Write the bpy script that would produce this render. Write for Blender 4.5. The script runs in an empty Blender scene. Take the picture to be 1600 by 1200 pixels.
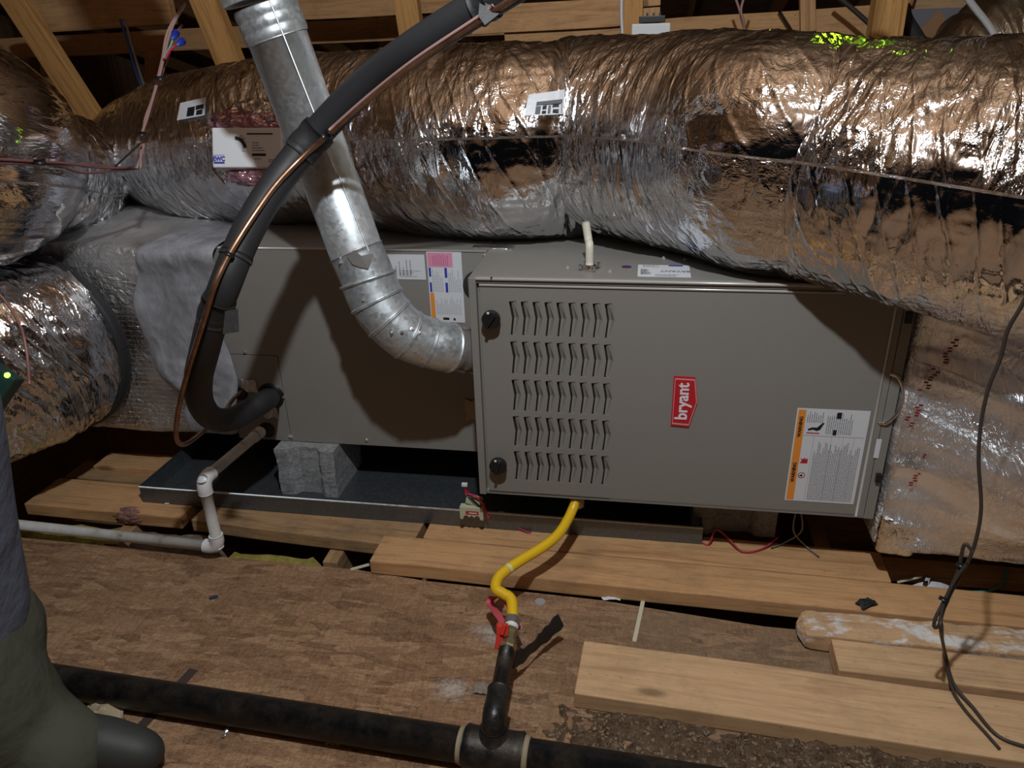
import bpy, bmesh, math, random
import numpy as np
from mathutils import Vector, Matrix
random.seed(7); np.random.seed(7)
S = bpy.context.scene
COL = S.collection
# ------------------------------------------------------------------ camera
F = 1189.043
CP = np.array([.3264, -1.4772, 1.1731])
YAW, PIT, ROL = -.1771, .4324, -.032
_cy, _sy = math.cos(YAW), math.sin(YAW); _cp, _sp = math.cos(PIT), math.sin(PIT); _cr, _sr = math.cos(ROL), math.sin(ROL)
FW = np.array([_sy*_cp, _cy*_cp, -_sp]); _r0 = np.array([_cy, -_sy, 0.]); _u0 = np.cross(_r0, FW)
RT = _r0*_cr + _u0*_sr; UP = -_r0*_sr + _u0*_cr
cam = bpy.data.cameras.new('camera'); camo = bpy.data.objects.new('camera', cam); COL.objects.link(camo)
cam.sensor_width = 36; cam.lens = 36*F/1600; cam.clip_start = .02
camo.matrix_world = Matrix(((RT[0], UP[0], -FW[0], CP[0]), (RT[1], UP[1], -FW[1], CP[1]), (RT[2], UP[2], -FW[2], CP[2]), (0, 0, 0, 1)))
S.camera = camo
# ------------------------------------------------------------------ world, lights, exposure
w = bpy.data.worlds.new('world'); S.world = w; w.use_nodes = True
w.node_tree.nodes['Background'].inputs[0].default_value = (.5, .55, .65, 1)
w.node_tree.nodes['Background'].inputs[1].default_value = .004
S.view_settings.view_transform = 'Standard'; S.view_settings.look = 'None'
S.view_settings.gamma = 1; S.view_settings.use_curve_mapping = False
S.view_settings.exposure = 0.0
LAMP = (.26, -1.04, 1.99)
def lamp(loc, power, col, rad, name):
    l = bpy.data.lights.new(name, 'POINT'); l.energy = power; l.color = col; l.shadow_soft_size = rad
    o = bpy.data.objects.new(name, l); COL.objects.link(o); o.location = loc; return o
lamp(LAMP, 84, (.90, .96, 1.0), .028, 'work_lamp_light')

def ray(a, b): return FW + RT*(a-800)/F - UP*(b-600)/F
def on(a, b, ax, val):
    d = ray(a, b); i = 'xyz'.index(ax); return CP + d*(val-CP[i])/d[i]
def at(a, b, D):
    d = ray(a, b); return CP + d/np.linalg.norm(d)*D
def A(*p): return np.array(p, float)

# ------------------------------------------------------------------ materials
def mat(name, base=(.5, .5, .5), rough=.5, metal=0., spec=.5, emit=None, es=1., coat=0., alpha=None):
    m = bpy.data.materials.new(name); m.use_nodes = True; b = m.node_tree.nodes['Principled BSDF']
    b.inputs['Base Color'].default_value = (*base, 1); b.inputs['Roughness'].default_value = rough
    b.inputs['Metallic'].default_value = metal; b.inputs['Specular IOR Level'].default_value = spec
    b.inputs['Coat Weight'].default_value = coat
    if emit: b.inputs['Emission Color'].default_value = (*emit, 1); b.inputs['Emission Strength'].default_value = es
    return m
class NT:
    def __init__(s, m): s.t = m.node_tree; s.n = s.t.nodes; s.b = s.n['Principled BSDF']
    def new(s, ty, **k):
        n = s.n.new(ty)
        for a, v in k.items(): setattr(n, a, v)
        return n
    def lk(s, a, b): s.t.links.new(a, b)
    def tc(s, out='Object', scale=(1, 1, 1), rot=(0, 0, 0), loc=(0, 0, 0)):
        t = s.new('ShaderNodeTexCoord'); m = s.new('ShaderNodeMapping')
        m.inputs['Scale'].default_value = scale; m.inputs['Rotation'].default_value = rot; m.inputs['Location'].default_value = loc
        s.lk(t.outputs[out], m.inputs[0]); return m.outputs[0]
    def geo(s, scale=(1, 1, 1), rot=(0, 0, 0)):
        t = s.new('ShaderNodeNewGeometry'); m = s.new('ShaderNodeMapping')
        m.inputs['Scale'].default_value = scale; m.inputs['Rotation'].default_value = rot
        s.lk(t.outputs['Position'], m.inputs[0]); return m.outputs[0]
    def noise(s, vec, sc, det=4, rough=.5, dist=0):
        n = s.new('ShaderNodeTexNoise'); n.inputs['Scale'].default_value = sc; n.inputs['Detail'].default_value = det
        n.inputs['Roughness'].default_value = rough; n.inputs['Distortion'].default_value = dist; s.lk(vec, n.inputs['Vector']); return n
    def vor(s, vec, sc, feat='F1'):
        n = s.new('ShaderNodeTexVoronoi'); n.feature = feat; n.inputs['Scale'].default_value = sc; s.lk(vec, n.inputs['Vector']); return n
    def ramp(s, fac, stops):
        r = s.new('ShaderNodeValToRGB'); e = r.color_ramp.elements
        while len(e) < len(stops): e.new(.5)
        for i, (p, c) in enumerate(stops): e[i].position = p; e[i].color = (*c, 1) if len(c) == 3 else c
        s.lk(fac, r.inputs[0]); return r.outputs[0]
    def mix(s, fac, a, b, mode='MIX'):
        m = s.new('ShaderNodeMix', data_type='RGBA', blend_type=mode)
        for i, v in ((0, fac), (6, a), (7, b)):
            if hasattr(v, 'links') or hasattr(v, 'is_linked'): s.lk(v, m.inputs[i])
            else: m.inputs[i].default_value = v if i == 0 else (*v, 1)
        return m.outputs[2]
    def math(s, op, a, b=None, c=None):
        m = s.new('ShaderNodeMath', operation=op)
        for i, v in enumerate((a, b, c)):
            if v is None: continue
            if isinstance(v, (int, float)): m.inputs[i].default_value = v
            else: s.lk(v, m.inputs[i])
        return m.outputs[0]
    def bump(s, h, st, dist, prev=None):
        b = s.new('ShaderNodeBump'); b.inputs['Strength'].default_value = st; b.inputs['Distance'].default_value = dist
        s.lk(h, b.inputs['Height'])
        if prev: s.lk(prev, b.inputs['Normal'])
        s.lk(b.outputs[0], s.b.inputs['Normal']); return b.outputs[0]
    def col(s, c): s.lk(c, s.b.inputs['Base Color'])
    def rgh(s, c): s.lk(c, s.b.inputs['Roughness'])

def foil(name, base=(.80, .80, .83), rough=.09, st=.85, hoop=True, dust=.25, ani=.22, rot=.12, seed=0.):
    m = mat(name, base, rough, 1.0); n = NT(m)
    uv = n.tc('UV')
    uvs = n.tc('UV', (1, ani, 1), (0, 0, rot)); uv3 = n.tc('UV', (1, ani*1.8, 1), (0, 0, rot-.5))
    n1 = n.noise(uvs, 26, 3, .55, .5); r1 = n.math('ABSOLUTE', n.math('SUBTRACT', n1.outputs[0], .5))
    n2 = n.noise(uv3, 60, 4, .6, .8); r2 = n.math('ABSOLUTE', n.math('SUBTRACT', n2.outputs[0], .5))
    v2 = n.vor(uv3, 70, 'F1'); ns = n.noise(n.tc('UV', (1, .7, 1), (0, 0, .9)), 130, 4, .6, .4)
    mk = n.noise(n.tc('UV', (1, .6, 1), (0, 0, .4), (seed, 0, 0)), 5, 3, .5); mk = n.ramp(mk.outputs[0], [(.38, (.12,)*3), (.62, (1, 1, 1))])
    b = n.bump(n.math('MULTIPLY', r1, mk), 1.*st, .030)
    b = n.bump(n.math('MULTIPLY', r2, mk), .8*st, .012, b)
    b = n.bump(n.math('MULTIPLY', v2.outputs['Distance'], mk), .3*st, .004, b)
    b = n.bump(n.math('MULTIPLY', ns.outputs[0], mk), .45*st, .004, b)
    if hoop:
        wv = n.new('ShaderNodeTexWave'); wv.wave_type = 'BANDS'; wv.bands_direction = 'X'; wv.inputs['Scale'].default_value = 9
        wv.inputs['Distortion'].default_value = 1.6; wv.inputs['Detail'].default_value = 2; wv.inputs['Detail Scale'].default_value = .6
        n.lk(n.tc('UV', (1, 1, 1), (0, 0, .28)), wv.inputs['Vector']); hp = n.math('POWER', wv.outputs['Fac'], 14)
        b = n.bump(hp, .4*st, .004, b)
    dn = n.noise(n.geo(), 5, 5, .6)
    n.rgh(n.ramp(dn.outputs[0], [(.35, (rough*.7,)*3), (.75, (rough*1.8,)*3)]))
    n.col(n.mix(n.ramp(dn.outputs[0], [(.45, (0, 0, 0)), (.8, (dust,)*3)]), base, (.42, .38, .33)))
    return m
M = {}
M['foil'] = foil('duct_foil')
M['foil3'] = foil('return_foil', (.93, .95, 1.0), .36, .7, False, .12, 2.6, .1, 14.)
M['foil2'] = foil('plenum_foil', (.84, .82, .80), .11, .55, False, .2, 2.2, .1, 4.)
M['scrim'] = foil('scrim_foil', (.78, .77, .77), .42, .6, False, .35, .8, .1, 9.)
def scrimgrid():
    n = NT(M['scrim']); t = n.geo()
    s = n.new('ShaderNodeSeparateXYZ'); n.lk(t, s.inputs[0])
    def lines(sock, k):
        f = n.math('FRACT', n.math('MULTIPLY', sock, k)); return n.math('LESS_THAN', n.math('ABSOLUTE', n.math('SUBTRACT', f, .5)), .07)
    g = n.math('MAXIMUM', lines(s.outputs[0], 75), lines(n.math('ADD', s.outputs[2], s.outputs[1]), 75))
    prev = n.b.inputs['Normal'].links[0].from_socket
    n.bump(g, .7, .003, prev)
scrimgrid()

def steel(name, base, rough=.42, spec=.5, metal=0.):
    m = mat(name, base, rough, metal, spec); n = NT(m)
    v = n.geo(); ns = n.noise(v, 4, 6, .6)
    n.col(n.mix(n.ramp(ns.outputs[0], [(.3, (0, 0, 0)), (.8, (.35,)*3)]), base, tuple(c*.82 for c in base)))
    ns2 = n.noise(n.geo((60, 400, 400)), 1, 3)
    n.rgh(n.ramp(ns2.outputs[0], [(.2, (rough*.85,)*3), (.8, (rough*1.2,)*3)]))
    b = n.bump(n.noise(v, 3, 2).outputs[0], .12, .02)
    n.bump(n.noise(v, 500, 2).outputs[0], .05, .0005, b)
    return m
M['paint'] = steel('warm_grey_painted_steel', (.245, .233, .214), .36, .5)
M['paint_edge'] = steel('painted_steel_edge', (.42, .40, .38), .2, .9)
M['inside_shade'] = mat('painted_inside_shade', (.012, .011, .010), .7)
def galv(name, base, rough):
    m = mat(name, base, rough, .78); n = NT(m)
    v = n.vor(n.geo((1, 1, 1)), 130); c = n.ramp(v.outputs['Color'], [(0, tuple(x*.86 for x in base)), (1, tuple(min(1, x*1.12) for x in base))])
    n.col(c); n.rgh(n.ramp(v.outputs['Color'], [(0, (rough*.85,)*3), (1, (rough*1.25,)*3)])); return m
M['galv'] = galv('galvanized_steel', (.60, .65, .68), .42)
M['galv_pan'] = galv('drain_pan_steel', (.16, .18, .20), .38)
M['shiny'] = galv('shiny_connector', (.68, .67, .66), .16)

def wood(name, c1, c2, dirt=.3, white=0.):
    m = mat(name, c1, .72, spec=.25); n = NT(m)
    oi = n.new('ShaderNodeObjectInfo'); t = n.new('ShaderNodeTexCoord'); ad = n.new('ShaderNodeVectorMath', operation='ADD')
    sc = n.new('ShaderNodeVectorMath', operation='SCALE'); cb = n.new('ShaderNodeCombineXYZ')
    for i in range(3): n.lk(oi.outputs['Random'], cb.inputs[i])
    n.lk(cb.outputs[0], sc.inputs[0]); sc.inputs['Scale'].default_value = 37
    n.lk(t.outputs['Object'], ad.inputs[0]); n.lk(sc.outputs[0], ad.inputs[1])
    def mp(s):
        k = n.new('ShaderNodeMapping'); k.inputs['Scale'].default_value = s; n.lk(ad.outputs[0], k.inputs[0]); return k.outputs[0]
    g = n.noise(mp((1.5, 22, 22)), 2.2, 7, .62, 1.4)
    fine = n.noise(mp((6, 160, 160)), 3, 4, .6)
    c = n.ramp(g.outputs[0], [(.32, c2), (.48, c1), (.62, tuple(min(1, x*1.12) for x in c1)), (.72, c2)])
    c = n.mix(n.ramp(fine.outputs[0], [(.4, (0, 0, 0)), (.7, (.4,)*3)]), c, c2)
    kn = n.vor(mp((2.2, 7, 7)), 1.0); k = n.ramp(kn.outputs['Distance'], [(.035, (.75,)*3), (.085, (0, 0, 0))])
    c = n.mix(k, c, tuple(x*.35 for x in c2))
    d = n.noise(n.geo(), 7, 8, .7)
    c = n.mix(n.ramp(d.outputs[0], [(.48, (0, 0, 0)), (.75, (dirt,)*3)]), c, (.10, .075, .05))
    sk = n.noise(mp((30, 90, 90)), 2, 3, .6); c = n.mix(n.ramp(sk.outputs[0], [(.66, (0, 0, 0)), (.73, (.6,)*3)]), c, tuple(x*.4 for x in c2))
    if white:
        wn = n.noise(n.geo((1, 2.5, 2.5)), 9, 8, .72); c = n.mix(n.ramp(wn.outputs[0], [(.60-white*.12, (0, 0, 0)), (.66-white*.1, (.95,)*3)]), c, (.68, .67, .65))
    n.col(c); b = n.bump(fine.outputs[0], .25, .001); n.bump(d.outputs[0], .3, .002, b)
    return m
M['wood'] = wood('pine_lumber', (.58, .335, .16), (.40, .215, .095), .4)
M['wood_pale'] = wood('pale_pine_lumber', (.60, .39, .215), (.47, .29, .15), .35)
M['wood_orange'] = wood('orange_pine', (.50, .27, .095), (.32, .155, .05), .1)
M['wood_dirty'] = wood('dirty_lumber', (.40, .25, .13), (.25, .145, .07), .75)
M['wood_plaster'] = wood('plaster_spattered_lumber', (.56, .36, .20), (.40, .24, .13), .3, 1.)
M['wood_roof'] = wood('roof_lumber', (.52, .28, .12), (.34, .17, .07))

def osb(name, k=1.):
    m = mat(name, (.4, .2, .1), .8, spec=.2); n = NT(m)
    def lay(rot, sc, seed, str_):
        nz = n.noise(n.geo(), 3+seed, 3)
        v = n.new('ShaderNodeVectorMath', operation='MULTIPLY_ADD'); v.inputs[1].default_value = (.035, .035, .035)
        n.lk(nz.outputs['Color'], v.inputs[0]); n.lk(n.geo(), v.inputs[2])
        mp = n.new('ShaderNodeMapping'); mp.inputs['Scale'].default_value = str_; mp.inputs['Rotation'].default_value = (0, 0, rot); mp.inputs['Location'].default_value = (seed*3.1, seed*1.7, 0)
        n.lk(v.outputs[0], mp.inputs[0]); return n.vor(mp.outputs[0], sc)
    a = lay(.35, 12, 1, (1, 3.6, .1)); b = lay(1.2, 14, 2, (1, 3.6, .1)); c = lay(-.55, 11, 3, (1, 4.2, .1)); e = lay(-.1, 18, 4, (1, 3.8, .1))
    def sx(o):
        s = n.new('ShaderNodeSeparateColor'); n.lk(o.outputs['Color'], s.inputs[0]); return s.outputs[0]
    def gx(o):
        s = n.new('ShaderNodeSeparateColor'); n.lk(o.outputs['Color'], s.inputs[0]); return s.outputs[1]
    def pick(m_, t, A_, B_):
        f = n.math('GREATER_THAN', m_, t); return n.math('ADD', n.math('MULTIPLY', f, A_), n.math('MULTIPLY', n.math('SUBTRACT', 1., f), B_))
    v = pick(gx(a), .6, sx(a), pick(gx(b), .55, sx(b), pick(gx(c), .5, sx(c), sx(e))))
    fib = n.noise(n.geo((14, 60, 20), (0, 0, .3)), 3, 7, .7, 1.2); fib2 = n.noise(n.geo((60, 12, 20), (0, 0, .5)), 2.5, 7, .7, 1.2)
    fl_ = n.noise(n.geo((40, 130, 20), (0, 0, -.2)), 2, 6, .75, 2.)
    v = n.math('ADD', n.math('MULTIPLY', v, .11), n.math('ADD', n.math('MULTIPLY', fib.outputs[0], .29), n.math('ADD', n.math('MULTIPLY', fib2.outputs[0], .25), n.math('MULTIPLY', fl_.outputs[0], .35))))
    col = n.ramp(v, [(.38, (.10*k, .052*k, .030*k)), (.45, (.22*k, .122*k, .066*k)), (.52, (.31*k, .178*k, .098*k)), (.60, (.47*k, .30*k, .175*k))])
    sp = n.noise(n.geo(), 55, 5, .7); col = n.mix(n.ramp(sp.outputs[0], [(.62, (0, 0, 0)), (.70, (.7,)*3)]), col, (.07, .042, .025))
    gr = n.noise(n.geo(), 3.2, 7, .65); 
    # grey dust, thicker towards the stacked planks on the right
    s = n.new('ShaderNodeSeparateXYZ'); n.lk(n.geo(), s.inputs[0])
    dx = n.new('ShaderNodeMapRange'); dx.inputs[1].default_value = .1; dx.inputs[2].default_value = .6; n.lk(s.outputs[0], dx.inputs[0])
    gm = n.math('MULTIPLY', n.ramp(gr.outputs[0], [(.35, (.15,)*3), (.65, (1, 1, 1))]), n.math('MULTIPLY_ADD', dx.outputs[0], .75, .12))
    col = n.mix(gm, col, (.20, .15, .10))
    # spilled white powder
    pn = n.noise(n.geo(), 110, 6, .75)
    for (px, py, rx, ry) in ((-.005, -.405, .045, .035), (.065, -.26, .06, .022), (.03, -.235, .045, .02)):
        g = n.geo(); sub = n.new('ShaderNodeVectorMath', operation='SUBTRACT'); sub.inputs[1].default_value = (px, py, 0); n.lk(g, sub.inputs[0])
        ml = n.new('ShaderNodeVectorMath', operation='MULTIPLY'); ml.inputs[1].default_value = (1/rx, 1/ry, 0); n.lk(sub.outputs[0], ml.inputs[0])
        ln = n.new('ShaderNodeVectorMath', operation='LENGTH'); n.lk(ml.outputs[0], ln.inputs[0])
        f = n.math('SUBTRACT', n.math('MULTIPLY_ADD', pn.outputs[0], 3.6, -.85), ln.outputs['Value'])
        col = n.mix(n.ramp(f, [(.0, (0, 0, 0)), (1., (.8,)*3)]), col, (.5, .46, .43))
    n.col(col)
    b1 = n.bump(v, .6, .004); n.bump(sp.outputs[0], .4, .002, b1); return m
M['osb'] = osb('osb_sheathing')
M['osb_roof'] = osb('osb_roof_deck', 1.25)

def conc():
    m = mat('concrete_block', (.33, .335, .34), .92, spec=.2); n = NT(m)
    a = n.noise(n.geo(), 90, 8, .75); b = n.vor(n.geo(), 260)
    n.col(n.ramp(a.outputs[0], [(.3, (.17, .17, .175)), (.5, (.30, .305, .31)), (.7, (.42, .42, .43))]))
    x = n.bump(a.outputs[0], .8, .004); n.bump(b.outputs['Distance'], .5, .002, x); return m
M['concrete'] = conc()
def pvc():
    m = mat('white_pvc', (.62, .62, .62), .35); n = NT(m)
    a = n.noise(n.geo((1, 1, 1)), 14, 8, .7); n.col(n.ramp(a.outputs[0], [(.40, (.66, .66, .66)), (.58, (.55, .54, .50)), (.72, (.20, .18, .15))])); return m
M['pvc'] = pvc(); M['pvc_new'] = mat('clean_white_pvc', (.75, .75, .76), .3)
def rub():
    m = mat('black_rubber_foam', (.022, .023, .026), .55, spec=.45); n = NT(m)
    n.bump(n.noise(n.geo(), 60, 6).outputs[0], .15, .002); return m
M['rubber'] = rub()
M['tape'] = mat('black_tape', (.022, .023, .025), .55, spec=.4)
NT(M['tape']).bump(NT(M['tape']).noise(NT(M['tape']).geo(), 70, 4).outputs[0], .5, .003)
def cop():
    m = mat('copper_tube', (.55, .27, .15), .36, .9); n = NT(m); a = n.noise(n.geo(), 18, 6, .7)
    n.col(n.ramp(a.outputs[0], [(.35, (.20, .11, .07)), (.6, (.50, .29, .19))])); return m
M['copper'] = cop()
def blackiron():
    m = mat('black_iron', (.03, .03, .03), .42, .6, .6); n = NT(m); a = n.noise(n.geo(), 20, 8, .7)
    n.col(n.ramp(a.outputs[0], [(.4, (.020, .021, .023)), (.7, (.075, .06, .045))])); n.rgh(n.ramp(a.outputs[0], [(.3, (.28,)*3), (.7, (.65,)*3)]))
    n.bump(n.noise(n.geo(), 160, 5).outputs[0], .35, .002); return m
M['iron'] = blackiron()
M['brass'] = mat('tarnished_brass', (.34, .27, .15), .45, .8)
M['dope'] = mat('pipe_dope', (.30, .25, .16), .7)
M['nickel'] = mat('zinc_nut', (.42, .42, .43), .35, .9)
M['white_dope'] = mat('white_thread_tape', (.75, .75, .76), .5)
M['red'] = mat('red_plastic', (.62, .045, .03), .35)
M['yellow'] = mat('yellow_coated_hose', (.80, .50, .012), .32, spec=.5)
M['pink'] = mat('pink_ribbon', (.58, .09, .12), .55)
M['black'] = mat('black_plastic', (.012, .012, .013), .35)
M['white'] = mat('white_plastic', (.72, .74, .77), .4)
M['label'] = mat('label_paper', (.66, .68, .72), .45)
M['ink'] = mat('label_ink', (.16, .17, .20), .6)
M['ink_soft'] = mat('label_fine_print', (.36, .37, .41), .6)
M['ink_black'] = mat('label_black', (.01, .01, .012), .5)
M['orange'] = mat('label_orange', (.80, .28, .04), .5)
M['lpink'] = mat('label_pink', (.72, .28, .42), .5)
M['blue'] = mat('label_blue', (.03, .05, .38), .5)
M['badge'] = mat('badge_red', (.50, .018, .028), .3)
M['badge_edge'] = mat('badge_pink_line', (.72, .30, .30), .3)
M['badge_letter'] = mat('badge_letters', (.78, .74, .80), .3)
M['chrome'] = mat('bright_metal', (.75, .76, .78), .12, 1.)
def mastic():
    m = mat('grey_mastic', (.27, .28, .31), .5); n = NT(m); a = n.noise(n.geo((1, 1, .5)), 18, 8, .65, .2)
    n.col(n.ramp(a.outputs[0], [(.32, (.20, .20, .215)), (.5, (.29, .30, .33)), (.66, (.40, .41, .45))])); n.bump(a.outputs[0], .6, .01); return m
M['mastic'] = mastic()
def insul(name, c1, c2):
    m = mat(name, c1, .95, spec=.1); n = NT(m); a = n.noise(n.geo(), 25, 8, .75); n.col(n.ramp(a.outputs[0], [(.3, c2), (.65, c1)])); n.bump(a.outputs[0], 1., .01); return m
M['fiber'] = insul('yellow_fibreglass', (.50, .44, .10), (.16, .13, .05))
M['fiber_pink'] = insul('pink_fibreglass', (.42, .20, .17), (.14, .09, .07))
M['fiber_brown'] = insul('dusty_insulation', (.24, .20, .16), (.10, .075, .05))
M['yellowpaint'] = insul('yellow_edged_board', (.75, .66, .05), (.55, .46, .04))
M['chips'] = mat('wood_chips', (.27, .19, .12), .9)
M['paper'] = mat('kraft_paper', (.42, .34, .22), .8)
M['strip'] = mat('pale_wood_strip', (.60, .54, .42), .7)
M['foam'] = mat('white_foam', (.68, .69, .74), .7)
M['float'] = mat('beige_float_switch', (.50, .52, .38), .45)
M['wire_brown'] = mat('brown_thermostat_wire', (.20, .085, .075), .5)
M['wire_pink'] = mat('pale_brown_wire', (.34, .20, .18), .5)
M['wire_grey'] = mat('grey_cable', (.20, .19, .18), .5)
M['wire_dark'] = mat('dark_cable', (.045, .035, .03), .5)
M['wire_blue'] = mat('blue_wire', (.03, .06, .22), .45)
M['wire_red'] = mat('red_wire', (.45, .02, .06), .45)
M['wire_green'] = mat('green_wire', (.12, .36, .26), .45)
M['nut_blue'] = mat('blue_wire_nut', (.015, .04, .35), .4)
M['whip'] = mat('cream_cable', (.66, .62, .52), .45)
M['pcb'] = mat('green_circuit_box', (.012, .035, .03), .4)
M['led'] = mat('green_led', (.1, .5, .02), .4, emit=(.25, 1., .05), es=6)
M['clear'] = mat('pink_clear_wrap', (.70, .42, .50), .2, .75, .8)
M['clear2'] = mat('clear_plastic_bag', (.75, .70, .72), .16, .8, .8)
for k in ('clear', 'clear2'):
    n = NT(M[k]); b = n.bump(n.vor(n.geo(), 45, 'F1').outputs['Distance'], .8, .02)
M['jacket'] = mat('slate_blue_jacket', (.115, .130, .175), .85, spec=.2)
M['pants'] = mat('olive_work_trousers', (.075, .078, .058), .9, spec=.15)
for k in ('jacket', 'pants'):
    n = NT(M[k]); b = n.bump(n.noise(n.geo(), 9, 4).outputs[0], .6, .03); n.bump(n.noise(n.geo(), 700, 2).outputs[0], .3, .001, b)
M['boot'] = mat('dark_boot_leather', (.035, .038, .036), .6)
M['skin'] = mat('skin', (.45, .25, .17), .5)
M['hair'] = mat('brown_hair', (.04, .025, .015), .7)
M['glass_off'] = mat('lamp_lens', (.9, .9, .9), .3, emit=(.9, .96, 1.), es=3)

# ------------------------------------------------------------------ object helpers
WL = {}
def root_of(parent): return WL.get(parent.name, np.zeros(3)) if parent else np.zeros(3)
def link(name, me, m, parent=None, loc=(0, 0, 0)):
    o = bpy.data.objects.new(name, me); COL.objects.link(o)
    if m is not None and me is not None and not me.materials: me.materials.append(m)
    loc = np.array(loc, float); WL[o.name] = loc
    if parent: o.parent = parent
    o.location = loc - root_of(parent); return o
def tag(o, label=None, cat=None, group=None, kind=None):
    for k, v in (('label', label), ('category', cat), ('group', group), ('kind', kind)):
        if v: o[k] = v
    return o
def thing(name, label, cat, loc=(0, 0, 0), group=None):
    o = bpy.data.objects.new(name, None); COL.objects.link(o); o.empty_display_size = .05
    o.location = loc; WL[o.name] = np.array(loc, float); return tag(o, label, cat, group)
def mesh(name, V, Fc, m, parent=None, smooth=False, uv=None, kind=None, center=True):
    V = np.asarray(V, float); c = (V.min(0)+V.max(0))/2 if center else np.zeros(3)
    me = bpy.data.meshes.new(name); me.from_pydata((V-c).tolist(), [], [list(f) for f in Fc])
    if uv is not None:
        l = me.uv_layers.new(name='UVMap'); idx = np.zeros(len(me.loops), int); me.loops.foreach_get('vertex_index', idx)
        l.data.foreach_set('uv', np.asarray(uv, float)[idx].astype(np.float32).ravel())
    if smooth: me.polygons.foreach_set('use_smooth', [True]*len(me.polygons))
    me.update(); o = link(name, me, m, parent, c)
    if kind: o['kind'] = kind
    return o
def grid_faces(nu, nv, wrap=False):
    i = np.arange(nu-1)[:, None]; j = np.arange(nv if wrap else nv-1)[None, :]; j2 = (j+1) % nv
    a = i*nv+j; b = (i+1)*nv+j; c = (i+1)*nv+j2; d = i*nv+j2
    return np.stack([a, d, c, b], -1).reshape(-1, 4)
def bm_obj(name, bm, m, parent=None, smooth=False, kind=None):
    bmesh.ops.recalc_face_normals(bm, faces=bm.faces)
    V = np.array([v.co[:] for v in bm.verts]); bm.verts.index_update(); Fc = [[v.index for v in f.verts] for f in bm.faces]; bm.free()
    return mesh(name, V, Fc, m, parent, smooth, kind=kind)
def bm_box(bm, c, size, rot=None, bev=0.):
    r = bmesh.ops.create_cube(bm, size=1.); vs = r['verts']
    bmesh.ops.scale(bm, vec=size, verts=vs)
    if bev > 0:
        es = list({e for v in vs for e in v.link_edges}); rr = bmesh.ops.bevel(bm, geom=es, offset=bev, segments=2, affect='EDGES', profile=.6); vs = list({v for f in rr['faces'] for v in f.verts} | {v for v in vs if v.is_valid})
    if rot is not None: bmesh.ops.rotate(bm, cent=(0, 0, 0), matrix=rot, verts=vs)
    bmesh.ops.translate(bm, vec=Vector(c), verts=vs); return vs
def box(name, lo, hi, m, parent=None, bev=0.):
    bm = bmesh.new(); lo = np.array(lo, float); hi = np.array(hi, float)
    bm_box(bm, (lo+hi)/2, tuple(hi-lo), None, bev); return bm_obj(name, bm, m, parent)
def cr(P, n=8):
    P = [np.array(p, float) for p in P]; out = []
    Q = [2*P[0]-P[1]] + P + [2*P[-1]-P[-2]]
    for i in range(1, len(Q)-2):
        p0, p1, p2, p3 = Q[i-1:i+3]
        for t in np.linspace(0, 1, n, endpoint=False):
            out.append(.5*((2*p1)+(-p0+p2)*t+(2*p0-5*p1+4*p2-p3)*t*t+(-p0+3*p1-3*p2+p3)*t**3))
    out.append(P[-1]); return np.array(out)
def frames(P):
    T = np.gradient(P, axis=0); T /= np.linalg.norm(T, axis=1)[:, None]+1e-12
    up = np.array([0, 0, 1.]) if abs(T[0][2]) < .9 else np.array([0, 1., 0]); N = [np.cross(T[0], up)]; N[0] = N[0]/np.linalg.norm(N[0])
    for i in range(1, len(P)):
        v = N[-1]-T[i]*(N[-1]@T[i]); N.append(v/np.linalg.norm(v))
    N = np.array(N); return T, N, np.cross(T, N)
def tube_vf(P, r, seg=16, cap=True):
    P = np.array(P, float); r = np.broadcast_to(np.array(r, float), (len(P),)); T, N, B = frames(P)
    a = np.linspace(0, 2*np.pi, seg, endpoint=False)
    V = P[:, None]+r[:, None, None]*(np.cos(a)[None, :, None]*N[:, None]+np.sin(a)[None, :, None]*B[:, None]); V = V.reshape(-1, 3)
    Fc = [list(f) for f in grid_faces(len(P), seg, True)]
    if cap: Fc.append(list(range(seg))); Fc.append(list(range((len(P)-1)*seg+seg-1, (len(P)-1)*seg-1, -1)))
    s = np.concatenate([[0], np.cumsum(np.linalg.norm(np.diff(P, axis=0), axis=1))])
    uv = np.stack([np.repeat(s, seg), np.tile(a*r.mean(), len(P))], -1); return V, Fc, uv
def tube(name, P, r, m, parent=None, seg=16, cap=True, smooth=True, kind=None):
    V, Fc, uv = tube_vf(P, r, seg, cap); o = mesh(name, V, Fc, m, parent, smooth, uv, kind)
    if smooth and cap:
        o.data.polygons[len(Fc)-1].use_smooth = False; o.data.polygons[len(Fc)-2].use_smooth = False
    return o
def join_vf(L):
    V = []; Fc = []; k = 0
    for v, f in L: V.append(np.asarray(v)); Fc += [[i+k for i in q] for q in f]; k += len(v)
    return np.concatenate(V), Fc
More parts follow.
